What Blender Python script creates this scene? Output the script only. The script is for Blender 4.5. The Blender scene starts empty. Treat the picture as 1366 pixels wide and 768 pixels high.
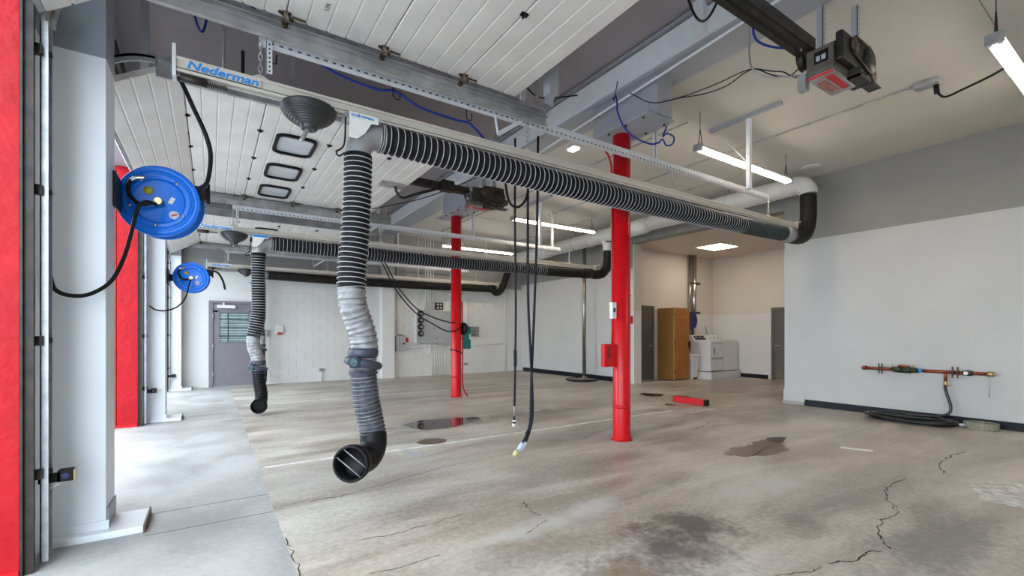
import bpy, math, random
from mathutils import Vector, Matrix, Euler
random.seed(7)
S = bpy.context.scene
COL = S.collection
PI = math.pi

# ------------------------------------------------------------------ camera
cam_d = bpy.data.cameras.new('camera')
cam = bpy.data.objects.new('camera', cam_d)
COL.objects.link(cam)
cam.location = (0, 0, 1.33)
cam.rotation_euler = (PI / 2, 0, -math.radians(33.43))
cam_d.sensor_width = 36
cam_d.lens = 609 / 1366 * 36
cam_d.shift_y = 60.5 / 1366
cam_d.clip_start = 0.05
cam_d.clip_end = 300
S.camera = cam

# ------------------------------------------------------------------ world and exposure
W = bpy.data.worlds.new('overcast_sky')
S.world = W
W.use_nodes = True
bg = W.node_tree.nodes['Background']
bg.inputs['Color'].default_value = (0.80, 0.91, 1.0, 1)
bg.inputs['Strength'].default_value = 3.9
S.view_settings.view_transform = 'Standard'
S.view_settings.look = 'None'
S.view_settings.exposure = 0.82
S.view_settings.gamma = 1
S.cycles.max_bounces = 14
S.cycles.diffuse_bounces = 10
S.cycles.glossy_bounces = 4
TUBE_POWER = 15.0

# ------------------------------------------------------------------ materials
def new_mat(name):
    m = bpy.data.materials.new(name)
    m.use_nodes = True
    nt = m.node_tree
    return m, nt, nt.nodes['Principled BSDF']


def N(nt, typ, **kw):
    n = nt.nodes.new(typ)
    for k, v in kw.items():
        setattr(n, k, v)
    return n


def mat(name, col, rough=.5, metal=0.0, var=.12, scale=6, bump=0.0, bscale=40, emit=0, dirt=None, coat=0, spec=.5):
    """plain procedural paint / metal / rubber with slight noise in tone, sheen and relief"""
    m, nt, b = new_mat(name)
    L = nt.links
    tc = N(nt, 'ShaderNodeTexCoord')
    no = N(nt, 'ShaderNodeTexNoise')
    no.inputs['Scale'].default_value = scale
    no.inputs['Detail'].default_value = 5
    L.new(tc.outputs['Object'], no.inputs['Vector'])
    mr = N(nt, 'ShaderNodeMapRange')
    mr.inputs['From Min'].default_value = .3
    mr.inputs['From Max'].default_value = .7
    L.new(no.outputs['Fac'], mr.inputs['Value'])
    mx = N(nt, 'ShaderNodeMix', data_type='RGBA')
    lo = dirt if dirt else tuple(c * (1 - var) for c in col)
    hi = tuple(min(1, c * (1 + var * .5)) for c in col)
    mx.inputs['A'].default_value = (*lo, 1)
    mx.inputs['B'].default_value = (*hi, 1)
    L.new(mr.outputs['Result'], mx.inputs['Factor'])
    L.new(mx.outputs['Result'], b.inputs['Base Color'])
    b.inputs['Roughness'].default_value = rough
    b.inputs['Metallic'].default_value = metal
    b.inputs['Coat Weight'].default_value = coat
    b.inputs['Specular IOR Level'].default_value = spec
    if emit:
        b.inputs['Emission Color'].default_value = (*col, 1)
        b.inputs['Emission Strength'].default_value = emit
    if bump:
        n2 = N(nt, 'ShaderNodeTexNoise')
        n2.inputs['Scale'].default_value = bscale
        n2.inputs['Detail'].default_value = 6
        L.new(tc.outputs['Object'], n2.inputs['Vector'])
        bp = N(nt, 'ShaderNodeBump')
        bp.inputs['Strength'].default_value = bump
        bp.inputs['Distance'].default_value = .02
        L.new(n2.outputs['Fac'], bp.inputs['Height'])
        L.new(bp.outputs['Normal'], b.inputs['Normal'])
    return m


def split_paint(name, low, high, z, rough=.45, bump=.05):
    """wall painted in two colours, the change of paint at height z"""
    m, nt, b = new_mat(name)
    L = nt.links
    g = N(nt, 'ShaderNodeNewGeometry')
    sx = N(nt, 'ShaderNodeSeparateXYZ')
    L.new(g.outputs['Position'], sx.inputs[0])
    gt = N(nt, 'ShaderNodeMath', operation='GREATER_THAN')
    gt.inputs[1].default_value = z
    L.new(sx.outputs['Z'], gt.inputs[0])
    no = N(nt, 'ShaderNodeTexNoise')
    no.inputs['Scale'].default_value = 1.3
    no.inputs['Detail'].default_value = 6
    L.new(g.outputs['Position'], no.inputs['Vector'])
    mx = N(nt, 'ShaderNodeMix', data_type='RGBA')
    mx.inputs['A'].default_value = (*low, 1)
    mx.inputs['B'].default_value = (*high, 1)
    L.new(gt.outputs[0], mx.inputs['Factor'])
    m2 = N(nt, 'ShaderNodeMix', data_type='RGBA', blend_type='MULTIPLY')
    cr = N(nt, 'ShaderNodeValToRGB')
    cr.color_ramp.elements[0].position = .3
    cr.color_ramp.elements[0].color = (.93, .93, .93, 1)
    cr.color_ramp.elements[1].position = .7
    cr.color_ramp.elements[1].color = (1, 1, 1, 1)
    L.new(no.outputs['Fac'], cr.inputs[0])
    m2.inputs['Factor'].default_value = 1
    L.new(mx.outputs['Result'], m2.inputs['A'])
    L.new(cr.outputs[0], m2.inputs['B'])
    L.new(m2.outputs['Result'], b.inputs['Base Color'])
    b.inputs['Roughness'].default_value = rough
    n2 = N(nt, 'ShaderNodeTexNoise')
    n2.inputs['Scale'].default_value = 60
    L.new(g.outputs['Position'], n2.inputs['Vector'])
    bp = N(nt, 'ShaderNodeBump')
    bp.inputs['Strength'].default_value = bump
    bp.inputs['Distance'].default_value = .01
    L.new(n2.outputs['Fac'], bp.inputs['Height'])
    L.new(bp.outputs['Normal'], b.inputs['Normal'])
    return m


def concrete(name, dark, light, patches=(), rough=(.32, .62), streak=True):
    """worn concrete: blotches, trowel streaks, speckle and oil stains of fixed place"""
    m, nt, b = new_mat(name)
    L = nt.links
    g = N(nt, 'ShaderNodeNewGeometry')
    mp = N(nt, 'ShaderNodeMapping')
    mp.inputs['Scale'].default_value = (.35, 1.5, 1) if streak else (1, 1, 1)
    L.new(g.outputs['Position'], mp.inputs['Vector'])
    a = N(nt, 'ShaderNodeTexNoise')
    a.inputs['Scale'].default_value = 1.5
    a.inputs['Detail'].default_value = 9
    a.inputs['Roughness'].default_value = .62
    a.inputs['Distortion'].default_value = .5
    L.new(mp.outputs[0], a.inputs['Vector'])
    f = N(nt, 'ShaderNodeTexNoise')
    f.inputs['Scale'].default_value = 24
    f.inputs['Detail'].default_value = 8
    f.inputs['Roughness'].default_value = .7
    L.new(g.outputs['Position'], f.inputs['Vector'])
    big = N(nt, 'ShaderNodeTexNoise')
    big.inputs['Scale'].default_value = .55
    big.inputs['Detail'].default_value = 4
    L.new(g.outputs['Position'], big.inputs['Vector'])
    s1 = N(nt, 'ShaderNodeMath', operation='MULTIPLY_ADD')
    s1.inputs[1].default_value = .46
    L.new(f.outputs['Fac'], s1.inputs[0])
    L.new(a.outputs['Fac'], s1.inputs[2])
    s2 = N(nt, 'ShaderNodeMath', operation='MULTIPLY_ADD')
    s2.inputs[1].default_value = .55
    L.new(big.outputs['Fac'], s2.inputs[0])
    L.new(s1.outputs[0], s2.inputs[2])
    mr = N(nt, 'ShaderNodeMapRange')
    mr.inputs['From Min'].default_value = .84
    mr.inputs['From Max'].default_value = 1.14
    L.new(s2.outputs[0], mr.inputs['Value'])
    base = N(nt, 'ShaderNodeMix', data_type='RGBA')
    base.inputs['A'].default_value = (*dark, 1)
    base.inputs['B'].default_value = (*light, 1)
    L.new(mr.outputs['Result'], base.inputs['Factor'])
    cur = base.outputs['Result']
    # warm blotches
    wn = N(nt, 'ShaderNodeTexNoise')
    wn.inputs['Scale'].default_value = .8
    wn.inputs['Detail'].default_value = 7
    mo = N(nt, 'ShaderNodeMapping')
    mo.inputs['Location'].default_value = (31, 7, 3)
    L.new(g.outputs['Position'], mo.inputs['Vector'])
    L.new(mo.outputs[0], wn.inputs['Vector'])
    wr = N(nt, 'ShaderNodeMapRange')
    wr.inputs['From Min'].default_value = .48
    wr.inputs['From Max'].default_value = .75
    wr.inputs['To Max'].default_value = .6 if streak else .15
    L.new(wn.outputs['Fac'], wr.inputs['Value'])
    wx = N(nt, 'ShaderNodeMix', data_type='RGBA', blend_type='MULTIPLY')
    wx.inputs['B'].default_value = (.86, .74, .63, 1)
    L.new(cur, wx.inputs['A'])
    L.new(wr.outputs['Result'], wx.inputs['Factor'])
    cur = wx.outputs['Result']
    # stains
    dn = N(nt, 'ShaderNodeTexNoise')
    dn.inputs['Scale'].default_value = 2.6
    dn.inputs['Detail'].default_value = 9
    dn.inputs['Roughness'].default_value = .68
    L.new(g.outputs['Position'], dn.inputs['Vector'])
    total = None
    for (cx, cy, rx, ry, rot, col, amt) in patches:
        q = N(nt, 'ShaderNodeMapping')
        q.vector_type = 'TEXTURE'
        q.inputs['Location'].default_value = (cx, cy, 0)
        q.inputs['Rotation'].default_value = (0, 0, rot)
        q.inputs['Scale'].default_value = (rx, ry, 1)
        L.new(g.outputs['Position'], q.inputs['Vector'])
        ln = N(nt, 'ShaderNodeVectorMath', operation='LENGTH')
        L.new(q.outputs[0], ln.inputs[0])
        ad = N(nt, 'ShaderNodeMath', operation='MULTIPLY_ADD')
        ad.inputs[1].default_value = 3.2
        L.new(dn.outputs['Fac'], ad.inputs[0])
        L.new(ln.outputs['Value'], ad.inputs[2])
        r = N(nt, 'ShaderNodeMapRange')
        r.inputs['From Min'].default_value = 2.35
        r.inputs['From Max'].default_value = 1.45
        r.inputs['To Max'].default_value = amt
        sp = N(nt, 'ShaderNodeMath', operation='MULTIPLY_ADD')
        sp.inputs[1].default_value = .9
        L.new(f.outputs['Fac'], sp.inputs[0])
        L.new(ad.outputs[0], sp.inputs[2])
        r.inputs['From Min'].default_value = 3.0
        r.inputs['From Max'].default_value = 2.2
        L.new(sp.outputs[0], r.inputs['Value'])
        x = N(nt, 'ShaderNodeMix', data_type='RGBA')
        x.inputs['B'].default_value = (*col, 1)
        L.new(cur, x.inputs['A'])
        L.new(r.outputs['Result'], x.inputs['Factor'])
        cur = x.outputs['Result']
    L.new(cur, b.inputs['Base Color'])
    rr = N(nt, 'ShaderNodeMapRange')
    rr.inputs['From Min'].default_value = .35
    rr.inputs['From Max'].default_value = .65
    rr.inputs['To Min'].default_value = rough[0]
    rr.inputs['To Max'].default_value = rough[1]
    L.new(a.outputs['Fac'], rr.inputs['Value'])
    L.new(rr.outputs['Result'], b.inputs['Roughness'])
    bp = N(nt, 'ShaderNodeBump')
    bp.inputs['Strength'].default_value = .08
    bp.inputs['Distance'].default_value = .01
    L.new(f.outputs['Fac'], bp.inputs['Height'])
    L.new(bp.outputs['Normal'], b.inputs['Normal'])
    return m


def wood(name, dark, light):
    m, nt, b = new_mat(name)
    L = nt.links
    tc = N(nt, 'ShaderNodeTexCoord')
    mp = N(nt, 'ShaderNodeMapping')
    mp.inputs['Scale'].default_value = (9, 9, .7)
    L.new(tc.outputs['Object'], mp.inputs['Vector'])
    no = N(nt, 'ShaderNodeTexNoise')
    no.inputs['Scale'].default_value = 3
    no.inputs['Detail'].default_value = 8
    no.inputs['Distortion'].default_value = 1.2
    L.new(mp.outputs[0], no.inputs['Vector'])
    cr = N(nt, 'ShaderNodeValToRGB')
    cr.color_ramp.elements[0].position = .3
    cr.color_ramp.elements[0].color = (*dark, 1)
    cr.color_ramp.elements[1].position = .7
    cr.color_ramp.elements[1].color = (*light, 1)
    L.new(no.outputs['Fac'], cr.inputs[0])
    L.new(cr.outputs[0], b.inputs['Base Color'])
    b.inputs['Roughness'].default_value = .4
    return m


WHITE = (.74, .74, .73)
GREY = (.27, .265, .255)
m_wall = split_paint('paint_white_grey', (.52, .52, .515), GREY, 3.045)
m_wallr = split_paint('paint_white_rear', (.60, .60, .595), GREY, 3.045)
m_wallfar = split_paint('paint_white_grey_far', WHITE, (.33, .325, .32), 2.88)
m_pier = split_paint('paint_pier', (.82, .865, .91), (.30, .335, .37), 3.14, .4)
m_alcove = split_paint('paint_alcove', (.74, .72, .70), (.68, .62, .55), 1.93)
m_upper = mat('paint_grey', GREY, .55, bump=.05)
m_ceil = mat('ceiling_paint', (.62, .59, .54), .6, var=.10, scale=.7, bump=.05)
m_ceil_l = mat('ceiling_paint_shaded', (.34, .305, .315), .6, var=.10, scale=.7)  # same ceiling paint, its colour darkened for the shade above the raised doors
m_alc_ceil = mat('alcove_ceiling_paint', (.70, .60, .53), .6, var=.05)
m_base = mat('black_vinyl', (.009, .010, .017), .45, spec=0.25)
m_red = mat('red_enamel', (.60, .006, .012), .28, var=.10, spec=0.35)
m_redwood = mat('red_painted_timber', (.42, .005, .012), .42, var=.16, scale=5, bump=.35, bscale=14, spec=0.2)
m_steelw = mat('white_steel_paint', (.80, .82, .87), .4, var=.05)
m_steelg = mat('grey_shaded_steel', (.36, .37, .41), .45, var=.06)  # grey steel; on the white beam, shade put into the colour
m_galv = mat('galvanised_steel', (.50, .52, .55), .36, .8, var=.25, scale=14)
m_galvd = mat('dirty_galvanised', (.46, .46, .465), .45, .55, var=.35, scale=5)
m_rust = mat('brown_greasy_steel', (.10, .07, .045), .5, .5, var=.6, scale=40)
m_darkst = mat('dark_steel', (.045, .04, .035), .45, .6, var=.4, scale=12)
m_perf = mat('zinc_white_angle', (.66, .68, .72), .45, .1, var=.08)
m_beige = mat('beige_aluminium', (.60, .565, .51), .42, .15, var=.07, scale=3)
m_door = mat('door_panel_white', (.74, .715, .68), .45, var=.12, scale=2.5, bump=.04)
m_black = mat('black_rubber', (.009, .009, .010), .45, var=.3, spec=0.2)
m_coil = mat('glossy_black_rubber', (.012, .012, .013), .32, spec=.5)
m_cord = mat('black_cord', (.008, .008, .010), .45, spec=0.2)
m_cordp = mat('violet_black_cord', (.010, .009, .02), .45, spec=0.2)
m_bluecord = mat('blue_cable', (.015, .04, .28), .45, spec=0.25)
m_hose = mat('dark_hose_fabric', (.016, .015, .018), .6, var=.5, scale=30, spec=0.15)
m_hosew = mat('white_hose_wire', (.55, .55, .57), .5)
m_hoseg = mat('silver_hose_fabric', (.30, .30, .31), .4, var=.45, scale=14)
m_hoseb = mat('blue_grey_hose_fabric', (.085, .09, .11), .5, var=.55, scale=26, spec=0.2)
m_hoseblk = mat('black_flue_hose', (.016, .014, .012), .5, var=.4, scale=20, spec=0.2)
m_elbow = mat('grey_elbow', (.34, .345, .36), .35, .35, var=.1)
m_blue = mat('blue_enamel', (.0, .165, .78), .25, var=.06, spec=0.3)
m_darkblue = mat('dark_blue_enamel', (.006, .012, .10), .35)
m_brass = mat('brass', (.55, .42, .20), .32, .9)
m_copper = mat('copper_pipe', (.36, .09, .045), .33, .85, var=.4, scale=20)
m_green = mat('patina_green', (.04, .06, .035), .45, .5, var=.5, scale=30)
m_teal = mat('teal_box', (.0, .16, .13), .4)
m_label = mat('white_label', (.78, .78, .76), .5)
m_yellow = mat('yellow_sticker', (.42, .40, .02), .5)
m_redst = mat('red_print', (.6, .03, .04), .5)
m_bluetext = mat('blue_print', (.005, .24, .70), .45)
m_text_d = mat('dark_print', (.03, .03, .03), .5)
m_duct = mat('white_duct', (.66, .655, .64), .38, var=.05)
m_lampw = mat('lamp_white_enamel', (.7, .69, .66), .4)
m_chrome = mat('polished_steel', (.62, .61, .59), .22, 1.0, var=.1)
m_pole = mat('dull_brass_steel', (.36, .33, .28), .28, .95, var=.15)
m_doorg = mat('grey_door_paint', (.20, .19, .205), .42, var=.05)
m_doord = mat('dark_brown_door', (.115, .10, .09), .45, var=.08)
m_opener = mat('opener_case', (.15, .13, .11), .45, .3, var=.3)
m_pinklab = mat('faded_red_print', (.45, .16, .12), .5, var=.5, scale=30)
m_panel = mat('panel_grey', (.42, .43, .455), .42, var=.06)
m_panel2 = mat('panel_dark_grey', (.22, .23, .22), .45)
m_appl = mat('white_appliance', (.74, .74, .74), .3, var=.03)
m_oak = wood('oak_side', (.24, .105, .022), (.36, .175, .045))
m_oakd = wood('oak_door', (.30, .10, .014), (.46, .18, .032))
m_olive = mat('olive_hose', (.25, .245, .18), .7, var=.3, scale=30)
m_pane = mat('acrylic_pane', (.55, .57, .60), .12, var=.15, scale=2)  # light grey of the mirrored ceiling put into the pane colour
m_line = mat('worn_white_line', (.76, .75, .73), .6, var=.5, scale=7, dirt=(.50, .48, .45))
m_crack = mat('crack_dark', (.07, .06, .05), .8)
m_damp = mat('damp_concrete', (.13, .088, .06), .3, var=.35, scale=3)
m_water = mat('standing_water', (.06, .05, .042), .03, var=.3)
m_hole = mat('oil_black', (.012, .009, .006), .25)
m_scrap = mat('white_patch', (.62, .61, .59), .75, var=.5, scale=12, bump=.05)
m_tube = mat('fluorescent_tube', (1.0, .89, .72), .4, var=0, emit=TUBE_POWER)
m_lens = mat('lit_lens', (1.0, .86, .70), .4, var=0, emit=9.0)
m_lens2 = mat('lit_small_lens', (1.0, .97, .9), .4, var=0, emit=2.0)

mg, ntg, bgl = new_mat('window_glass')
bgl.inputs['Base Color'].default_value = (.75, .9, .88, 1)
bgl.inputs['Transmission Weight'].default_value = 1
bgl.inputs['Roughness'].default_value = .02
bgl.inputs['IOR'].default_value = 1.1
m_glass = mg


# ------------------------------------------------------------------ mesh builder
class MB:
    def __init__(self):
        self.v, self.f, self.s = [], [], []

    def add(self, vs, fs, smooth=False):
        o = len(self.v)
        self.v += [tuple(p) for p in vs]
        self.f += [tuple(i + o for i in q) for q in fs]
        self.s += [smooth] * len(fs)
        return self

    def box(self, x0, x1, y0, y1, z0, z1):
        vs = [(x, y, z) for z in (z0, z1) for y in (y0, y1) for x in (x0, x1)]
        return self.add(vs, [(0, 2, 3, 1), (4, 5, 7, 6), (0, 1, 5, 4), (2, 6, 7, 3), (0, 4, 6, 2), (1, 3, 7, 5)])

    def obox(self, c, size, R=None):
        R = R or Matrix.Identity(3)
        c = Vector(c)
        vs = []
        for z in (-.5, .5):
            for y in (-.5, .5):
                for x in (-.5, .5):
                    vs.append(c + R @ Vector((x * size[0], y * size[1], z * size[2])))
        return self.add(vs, [(0, 2, 3, 1), (4, 5, 7, 6), (0, 1, 5, 4), (2, 6, 7, 3), (0, 4, 6, 2), (1, 3, 7, 5)])

    def bar(self, p0, p1, w, h, up=(0, 0, 1)):
        p0, p1 = Vector(p0), Vector(p1)
        d = (p1 - p0)
        ln = d.length
        x = d.normalized()
        up = Vector(up)
        if abs(x.dot(up)) > .95:
            up = Vector((1, 0, 0))
        y = up.cross(x).normalized()
        z = x.cross(y)
        R = Matrix((x, y, z)).transposed()
        return self.obox((p0 + p1) / 2, (ln, w, h), R)

    def prism(self, poly, axis, a0, a1):
        """polygon extruded along an axis; poly points in the two other axes in xyz order"""
        n = len(poly)

        def P3(u, w, a):
            return {'x': (a, u, w), 'y': (u, a, w), 'z': (u, w, a)}[axis]
        vs = [P3(u, w, a0) for u, w in poly] + [P3(u, w, a1) for u, w in poly]
        fs = [(i, (i + 1) % n, n + (i + 1) % n, n + i) for i in range(n)]
        fs += [tuple(range(n - 1, -1, -1)), tuple(range(n, 2 * n))]
        return self.add(vs, fs)

    def tube(self, pts, r, seg=10, caps=True, closed=False):
        pts = [Vector(p) for p in pts]
        n = len(pts)
        rs = r if isinstance(r, (list, tuple)) else [r] * n
        t0 = (pts[1] - pts[0]).normalized()
        ref = Vector((0, 0, 1)) if abs(t0.z) < .9 else Vector((1, 0, 0))
        u = t0.cross(ref).normalized()
        vs = []
        for i, p in enumerate(pts):
            if closed:
                t = (pts[(i + 1) % n] - pts[i - 1]).normalized()
            else:
                t = (pts[min(i + 1, n - 1)] - pts[max(i - 1, 0)]).normalized()
            u = (u - t * u.dot(t)).normalized()
            w = t.cross(u)
            for k in range(seg):
                a = 2 * PI * k / seg
                vs.append(p + (u * math.cos(a) + w * math.sin(a)) * rs[i])
        fs = []
        m = n if closed else n - 1
        for i in range(m):
            j = (i + 1) % n
            for k in range(seg):
                k2 = (k + 1) % seg
                fs.append((i * seg + k, i * seg + k2, j * seg + k2, j * seg + k))
        self.add(vs, fs, True)
        if caps and not closed:
            o = len(self.v) - len(vs)
            self.f.append(tuple(o + k for k in range(seg - 1, -1, -1)))
            self.f.append(tuple(o + (n - 1) * seg + k for k in range(seg)))
            self.s += [False, False]
        return self

    def cyl(self, p0, p1, r, seg=16, r1=None):
        return self.tube([p0, p1], [r, r if r1 is None else r1], seg)

    def lathe(self, prof, o, axis=(0, 0, 1), seg=32, smooth=True):
        o = Vector(o)
        ax = Vector(axis).normalized()
        ref = Vector((0, 0, 1)) if abs(ax.z) < .9 else Vector((1, 0, 0))
        u = ax.cross(ref).normalized()
        w = ax.cross(u)
        vs = []
        for (r, h) in prof:
            for k in range(seg):
                a = 2 * PI * k / seg
                vs.append(o + ax * h + (u * math.cos(a) + w * math.sin(a)) * max(r, 1e-4))
        fs = []
        for i in range(len(prof) - 1):
            for k in range(seg):
                k2 = (k + 1) % seg
                fs.append((i * seg + k, i * seg + k2, (i + 1) * seg + k2, (i + 1) * seg + k))
        return self.add(vs, fs, smooth)

    def ring(self, c, axis, R, r, seg=24, rs=6):
        c, ax = Vector(c), Vector(axis).normalized()
        ref = Vector((0, 0, 1)) if abs(ax.z) < .9 else Vector((1, 0, 0))
        u = ax.cross(ref).normalized()
        w = ax.cross(u)
        return self.tube([c + (u * math.cos(2 * PI * k / seg) + w * math.sin(2 * PI * k / seg)) * R for k in range(seg)], r, rs, closed=True)

    def poly(self, pts, z=0.0, th=.002):
        n = len(pts)
        vs = [(x, y, z) for x, y in pts] + [(x, y, z + th) for x, y in pts]
        fs = [tuple(range(n, 2 * n)), tuple(range(n - 1, -1, -1))] + [(i, (i + 1) % n, n + (i + 1) % n, n + i) for i in range(n)]
        return self.add(vs, fs)


def cr(pts, n=8, closed=False):
    """smooth curve through points"""
    P = [Vector(p) for p in pts]
    if closed:
        P = [P[-1]] + P + [P[0], P[1]]
    else:
        P = [P[0] * 2 - P[1]] + P + [P[-1] * 2 - P[-2]]
    out = []
    for i in range(1, len(P) - 2):
        a, b, c, d = P[i - 1:i + 3]
        for k in range(n):
            t = k / n
            out.append(.5 * ((2 * b) + (c - a) * t + (2 * a - 5 * b + 4 * c - d) * t * t + (3 * b - a - 3 * c + d) * t ** 3))
    if not closed:
        out.append(P[-2])
    return out


def resample(pts, step):
    out = [pts[0].copy()]
    acc = 0
    for a, b in zip(pts, pts[1:]):
        d = (b - a).length
        while acc + d >= step:
            t = (step - acc) / d
            a = a.lerp(b, t)
            out.append(a.copy())
            d = (b - a).length
            acc = 0
        acc += d
    return out


WP = {}


def build(name, mb, m, parent=None, bevel=0, label=None, **tags):
    xs = [min(v[i] for v in mb.v) for i in range(3)]
    xe = [max(v[i] for v in mb.v) for i in range(3)]
    c = Vector(((xs[0] + xe[0]) / 2, (xs[1] + xe[1]) / 2, xs[2]))
    me = bpy.data.meshes.new(name)
    me.from_pydata([tuple(Vector(v) - c) for v in mb.v], [], mb.f)
    me.polygons.foreach_set('use_smooth', mb.s)
    me.materials.append(m)
    me.update()
    o = bpy.data.objects.new(name, me)
    COL.objects.link(o)
    if parent:
        o.parent = parent
        o.location = c - WP[parent.name]
    else:
        o.location = c
    WP[o.name] = c
    if bevel:
        bm = o.modifiers.new('bevel', 'BEVEL')
        bm.width = bevel
        bm.segments = 2
        bm.limit_method = 'ANGLE'
    if label:
        o['label'] = label
    for k, v in tags.items():
        o[k] = v
    return o


def thing(name, loc, label, category, group=None):
    o = bpy.data.objects.new(name, None)
    o.empty_display_size = .1
    COL.objects.link(o)
    o.location = loc
    WP[o.name] = Vector(loc)
    o['label'] = label
    o['category'] = category
    if group:
        o['group'] = group
    return o


def solo(name, mb, m, label, category, group=None, bevel=0):
    o = build(name, mb, m, None, bevel, label, category=category)
    if group:
        o['group'] = group
    return o


def struct(name, mb, m, parent=None, **k):
    o = build(name, mb, m, parent, **k)
    if not parent:
        o['kind'] = 'structure'
    return o


def text(name, s, loc, rot, size, m, parent, bold=.0, shear=0, sx=1.0):
    cu = bpy.data.curves.new(name, 'FONT')
    cu.body = s
    cu.size = size
    cu.extrude = .0008
    cu.offset = bold
    cu.shear = shear
    cu.materials.append(m)
    tmp = bpy.data.objects.new(name, cu)
    COL.objects.link(tmp)
    dg = bpy.context.evaluated_depsgraph_get()
    me = bpy.data.meshes.new_from_object(tmp.evaluated_get(dg))
    COL.objects.unlink(tmp)
    bpy.data.objects.remove(tmp)
    o = bpy.data.objects.new(name, me)
    COL.objects.link(o)
    o.parent = parent
    o.location = Vector(loc) - WP[parent.name]
    o.rotation_euler = rot
    o.scale = (sx, 1, 1)
    WP[o.name] = Vector(loc)
    return o


# ================================================================== SETTING
BAYS = [(-4.85, -1.20), (-.12, 3.57), (4.70, 8.38), (9.40, 13.05)]   # door openings along Y
WX = -.87                                                           # inner face of door wall
FARY = 13.5
RX = 9.15                                                           # right wall
RX2 = 9.3
BACKY = -5.4

patches = [
    (2.35, 1.82, .85, .38, .1, (.13, .105, .10), .95),
    (2.75, 1.95, .45, .26, .2, (.10, .085, .08), .9),
    (1.9, 1.75, .35, .2, .2, (.28, .20, .12), .5),
    (3.9, .85, .95, .32, 0, (.20, .185, .17), .75),
    (3.4, 1.5, .35, .2, .5, (.20, .16, .15), .6),
    (4.3, 6.2, 2.6, .42, -.05, (.17, .14, .12), .75),
    (3.0, 6.2, 1.0, .35, .1, (.15, .12, .10), .6),
    (4.2, 8.3, 2.6, .35, -.05, (.22, .185, .16), .55),
    (3.4, 9.0, 2.4, .3, 0, (.24, .21, .18), .5),
    (2.9, 5.9, 2.0, .15, 0, (.18, .15, .13), .6),
    (8.0, 5.4, 1.6, 1.0, .3, (.27, .205, .155), .6),
    (11.0, 6.6, 2.2, 1.3, .2, (.30, .23, .175), .6),
    (4.0, 12.0, 3.2, .8, 0, (.26, .22, .19), .5),
    (6.2, 2.2, 1.8, .6, -.3, (.36, .28, .22), .5),
    (2.3, 2.55, .9, .16, .05, (.52, .51, .49), .8),
    (4.1, 2.1, .8, .22, -.2, (.54, .52, .50), .7),
    (1.0, 4.5, 1.2, .3, .1, (.48, .46, .44), .5),
    (6.9, 3.2, 1.5, .5, .2, (.50, .46, .42), .5),
]
m_floor = concrete('concrete_floor', (.275, .237, .20), (.56, .52, .465), patches)
m_apron = concrete('concrete_apron', (.295, .292, .287), (.44, .436, .428), [(.05, 2.6, .25, .1, .3, (.40, .38, .36), .5)], (.45, .65), False)

fl = struct('floor', MB().box(.403, 14.2, BACKY - .2, FARY + .3, -.15, 0), m_floor)
ap = build('apron_slab', MB().box(-1.35, .398, BACKY - .2, FARY + .3, -.15, 0), m_apron, fl)
build('slab_joint', MB().box(.398, .403, BACKY, FARY, -.15, -.0012), m_floor, fl)
for y in (3.83, 4.27, 8.5, 8.95):
    build('saw_cut', MB().box(-.36 if y < 5 else -.3, .39, y - .003, y + .003, 0, .0008), m_crack, fl)


def ribbon(pts, w0, jag=.02, sub=5, z=.0):
    m = MB()
    P = []
    for a, b in zip(pts, pts[1:]):
        jg = min(jag, .07 * math.hypot(b[0] - a[0], b[1] - a[1]))
        for k in range(sub):
            t = k / sub
            P.append((a[0] + (b[0] - a[0]) * t + random.uniform(-jg, jg), a[1] + (b[1] - a[1]) * t + random.uniform(-jg, jg)))
    P.append(pts[-1])
    vs = []
    for i, p in enumerate(P):
        q = P[min(i + 1, len(P) - 1)]
        r = P[max(i - 1, 0)]
        d = Vector((q[0] - r[0], q[1] - r[1]))
        if d.length < 1e-6:
            d = Vector((1, 0))
        d.normalize()
        w = w0 * random.uniform(.3, 1.2)
        if i in (0, len(P) - 1):
            w = w0 * .1
        vs += [(p[0] - d.y * w, p[1] + d.x * w, z + .001), (p[0] + d.y * w, p[1] - d.x * w, z + .001)]
    m.add(vs, [(2 * i, 2 * i + 1, 2 * i + 3, 2 * i + 2) for i in range(len(P) - 1)])
    return m


for pts, w in [
    ([(5.337, 1.519), (4.931, 1.514), (4.63, 1.447), (4.455, 1.363), (4.369, 1.273)], .006),
    ([(4.40, 1.33), (4.25, 1.245), (4.192, 1.252), (3.982, 1.262), (3.717, 1.202), (3.601, 1.133), (3.49, 1.061)], .007),
    ([(3.44, 1.08), (3.336, 1.128), (3.268, 1.116), (3.113, 1.132), (2.966, 1.209)], .006),
    ([(2.90, 1.2), (2.811, 1.201), (2.70, 1.25), (2.62, 1.289), (2.4, 1.30)], .005),
    ([(7.097, 1.477), (6.714, 1.504), (6.297, 1.502), (5.784, 1.358)], .008),
    ([(2.071, 2.975), (2.005, 2.763), (2.01, 2.659)], .006),
    ([(2.009, 2.595), (1.821, 2.509), (1.747, 2.475)], .005),
    ([(.648, 3.895), (.804, 3.891), (.888, 3.876), (1.086, 3.938), (1.295, 3.985), (1.661, 4.108), (2.006, 4.174), (2.181, 4.186)], .005),
    ([(.756, 2.998), (.988, 2.962), (1.203, 2.975), (1.436, 2.989), (1.565, 3.003)], .004),
    ([(.725, 2.54), (.841, 2.521), (1.02, 2.524), (1.161, 2.518)], .004),
    ([(.415, 3.3), (.41, 3.1), (.418, 2.9), (.41, 2.7), (.415, 2.5)], .004),
    ([(3.2, 4.55), (3.9, 4.3), (4.3, 4.5), (4.9, 4.6)], .004),
    ([(5.6, 3.9), (6.2, 4.05), (6.9, 3.9), (7.6, 4.0)], .005),
]:
    build('floor_crack', ribbon(pts, w), m_crack, fl)


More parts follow.
